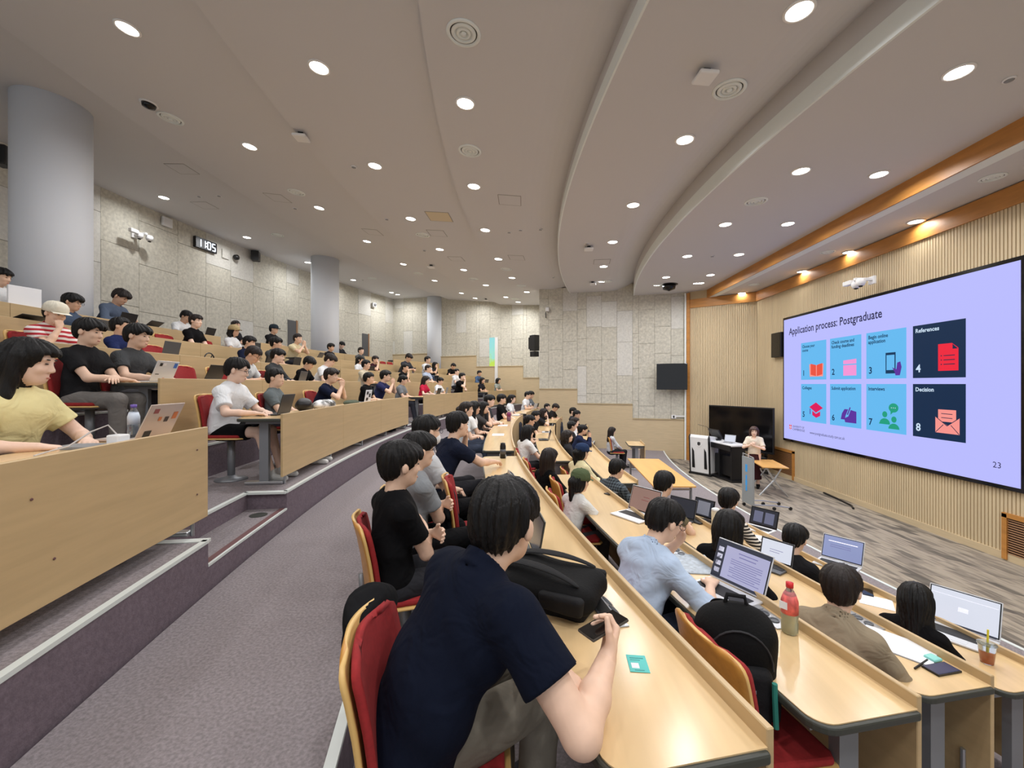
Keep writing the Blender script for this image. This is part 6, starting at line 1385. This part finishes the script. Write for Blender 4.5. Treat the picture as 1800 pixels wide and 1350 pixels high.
def dome(x, y, label, r0, m, ring=None, h=.05):
    p, e = fit(x, y); r = put('ceiling_sensor', label, 'sensor', p, 0, 'small ceiling devices'); r.rotation_euler = e
    MB().lathe([(r0*1.25, 0), (r0*1.25, -.012), (r0, -.016)], 20).build('base', ring or m, r, smooth=True); MB().lathe([(r0, -.012), (r0*.85, -h*.7), (0, -h)], 18).build('dome', m, r, smooth=True)
dome(262, 182, 'black dome camera in a white ring beside a round diffuser', .10, M_BLK2, M_WHITE, .09)
dome(1168, 546, 'large black dome camera at the far end of the lowest band', .22, M_BLK2, M_BLACK, .22)
for x, y, l in ((1774, 139, 'right edge of the lowest band'), (622, 293, 'left of a downlight, fourth band'), (680, 385, 'fourth band, third downlight'), (350, 345, 'rear band near the hatch'), (385, 344, 'rear band right of the hatch'), (519, 366, 'fifth band below a diffuser'), (950, 403, 'middle band, right side'), (915, 404, 'middle band, centre'), (895, 408, 'middle band beside a downlight'), (746, 440, 'fourth band far'), (1252, 450, 'lowest band between downlights'), (1032, 428, 'second band beside an access point'), (638, 492, 'rear band far'), (986, 508, 'middle band far right')): dome(x, y, 'small round grey ceiling sensor, '+l, .045, M_GREYP, M_WHITE, .03)
def ap(x, y, label):
    p, e = fit(x, y); r = put('access_point', label, 'access point', p, 0, 'white ceiling access points'); r.rotation_euler = e
    MB().box((0, 0, -.03), (.08, .08, .06)).build('mount', M_BLACK, r); bev(MB().box((0, 0, -.075), (.22, .22, .045)).build('housing', M_WHITE, r), .02, 3)
for x, y, l in ((1240, 124, 'near the front diffuser'), (530, 234, 'on the left part of the ceiling'), (1035, 433, 'on the second band'), (758, 466, 'far on the fourth band'), (859, 527, 'farthest, over the far seats'), (1045, 508, 'small, far on the second band')): ap(x, y, 'white square access point hanging under the ceiling, '+l)
# ---- rear wall devices
def onwall(x, y, off=.03): D = rayR(x, RW-off); return pD(x, y, D)
def wyaw(p): return -rt(p)[1]       # faces the stage, local +x out of the wall
p = onwall(235, 415); ptz(p, wyaw(p), 'white twin-head camera on an arm on the rear wall near the first column')
p = onwall(361, 431, .08); r = put('wall_clock', 'black digital wall clock reading 11:05 in white digits', 'clock', p, wyaw(p)+.0); bev(MB().box((0, 0, 0), (.10, .80, .34)).build('case', M_BLACK, r), .01); MB().box((.051, 0, 0), (.004, .84, .38)).build('bezel', M_WHITE, r) if False else None
DIG = mat('digit_white', (240, 246, 255), .5, emit=(230, 242, 255), es=2.0)
SEG = {'0': 'abcdef', '1': 'bc', '5': 'afgcd'}
def digit(ch, y0):
    w, h = .11, .22; t = .026
    S_ = {'a': (0, h/2, w, t), 'g': (0, 0, w, t), 'd': (0, -h/2, w, t), 'f': (-w/2, h/4, t, h/2), 'b': (w/2, h/4, t, h/2), 'e': (-w/2, -h/4, t, h/2), 'c': (w/2, -h/4, t, h/2)}
    for k in SEG[ch]:
        a, b, c_, d_ = S_[k]; MB().box((.053, y0+a, b), (.004, c_, d_)).build('digit_segment', DIG, r)
for ch, y0 in (('1', -.27), ('1', -.11), ('0', .09), ('5', .27)): digit(ch, y0)
for z in (-.05, .05): MB().box((.053, -.005, z), (.004, .028, .028)).build('colon_dot', DIG, r)
p = onwall(292, 391, .06); r = put('wall_box', 'small white access box under the ceiling on the rear wall', 'box', p, wyaw(p)); bev(MB().box((.03, 0, 0), (.08, .30, .26)).build('housing', M_WHITE, r), .015)
p = onwall(396, 447, .05); r = put('wall_panel_box', 'white junction box with small camera right of the wall clock', 'box', p, wyaw(p)); bev(MB().box((0, .0, 0), (.05, .28, .30)).build('housing', M_PANELB, r), .008); MB().lathe([(0, 0), (.09, .02), (.09, .12), (0, .16)], 14, (.03, .36, 0), Matrix.Rotation(math.pi/2, 3, 'Y')).build('camera', M_BLACK, r, smooth=True)
p = onwall(444, 450, .12); r = put('wall_speaker', 'black box speaker high on the rear wall', 'speaker', p, wyaw(p)+.5); bev(MB().box((.1, 0, 0), (.24, .30, .34)).build('cabinet', M_BLACK, r), .01); MB().box((.222, 0, 0), (.006, .26, .30)).build('grille', M_BLK2, r)
p = onwall(3, 277, .3); r = put('wall_speaker', 'black speaker left of the nearest column at the left edge', 'speaker', pD(6, 275, 7.8), .3); bev(MB().box((0, 0, 0), (.22, .26, .36)).build('cabinet', M_BLACK, r), .03)
for x, y, l in ((657, 536, 'first bay right of the middle column'), (716, 530, 'second bay right of the middle column')):
    p = onwall(x, y, .1); r = put('emergency_light', 'small white emergency light on the rear wall, '+l, 'light fixture', p, wyaw(p)); bev(MB().box((.03, 0, 0), (.10, .26, .24)).build('housing', M_WHITE, r), .02); MB().lathe([(0, 0), (.08, 0), (.06, .05), (0, .055)], 14, (.085, 0, 0), Matrix.Rotation(math.pi/2, 3, 'Y')).build('lamp_head', M_GREYP, r, smooth=True)
# stacked black speakers at the far corner
p = pD(940, 605, 18.0); r = put('line_speaker', 'black hanging loudspeaker pair on the far wall corner', 'speaker', p, -.9); bev(MB().box((0, 0, .05), (.34, .30, .66)).build('upper_cabinet', M_BLACK, r), .01); bev(MB().box((-.02, 0, -.42), (.30, .26, .22)).build('lower_cabinet', M_BLACK, r), .01); bev(MB().box((-.22, .0, .05), (.12, .26, .5)).build('bracket_box', M_BLACK, r), .01)
# small things on the far wall
p = pol(rE(962, TE), TE, pD(962, 548, 16.6).z)+Vector((0, -.06, 0)); r = put('far_wall_camera', 'small white camera with a bracket high on the far wall', 'camera', p, -1.6); bev(MB().box((.05, 0, .05), (.14, .14, .16)).build('housing', M_WHITE, r), .03); MB().box((.02, -.06, -.16), (.03, .03, .22)).build('bracket', M_BLACK, r)
for x, y, c_, l in ((1206, 662, M_WHITE, 'beside the television'), (1206, 752, M_WHITE, 'low on the brown stage post')):
    p = pD(x, y, 15.0); r = put('wall_switch', 'small white switch plate '+l, 'switch', p, -1.0); bev(MB().box((0, 0, 0), (.10, .03, .14)).build('plate', c_, r), .01); MB().box((0, -.02, .01), (.03, .01, .05)).build('rocker', M_GREYP, r)
p = pol(rE(1183, TE), TE, pD(1183, 733, 15.4).z)+Vector((0, -.08, 0)); r = put('ledge_socket', 'small socket box with cable duct on the far wainscot ledge', 'socket', p, -.22); MB().box((0, 0, .03), (.16, .05, .12)).build('box', M_WHITE, r); MB().box((.35, .0, .05), (.55, .03, .05)).build('duct', M_WHITE, r); MB().box((-.0, -.027, .03), (.05, .005, .08)).build('socket', M_BLACK, r)
# shoes and bags left on the floor are part of their owners; a small litter mark on the aisle
for (x, y) in ((),) if False else (): pass
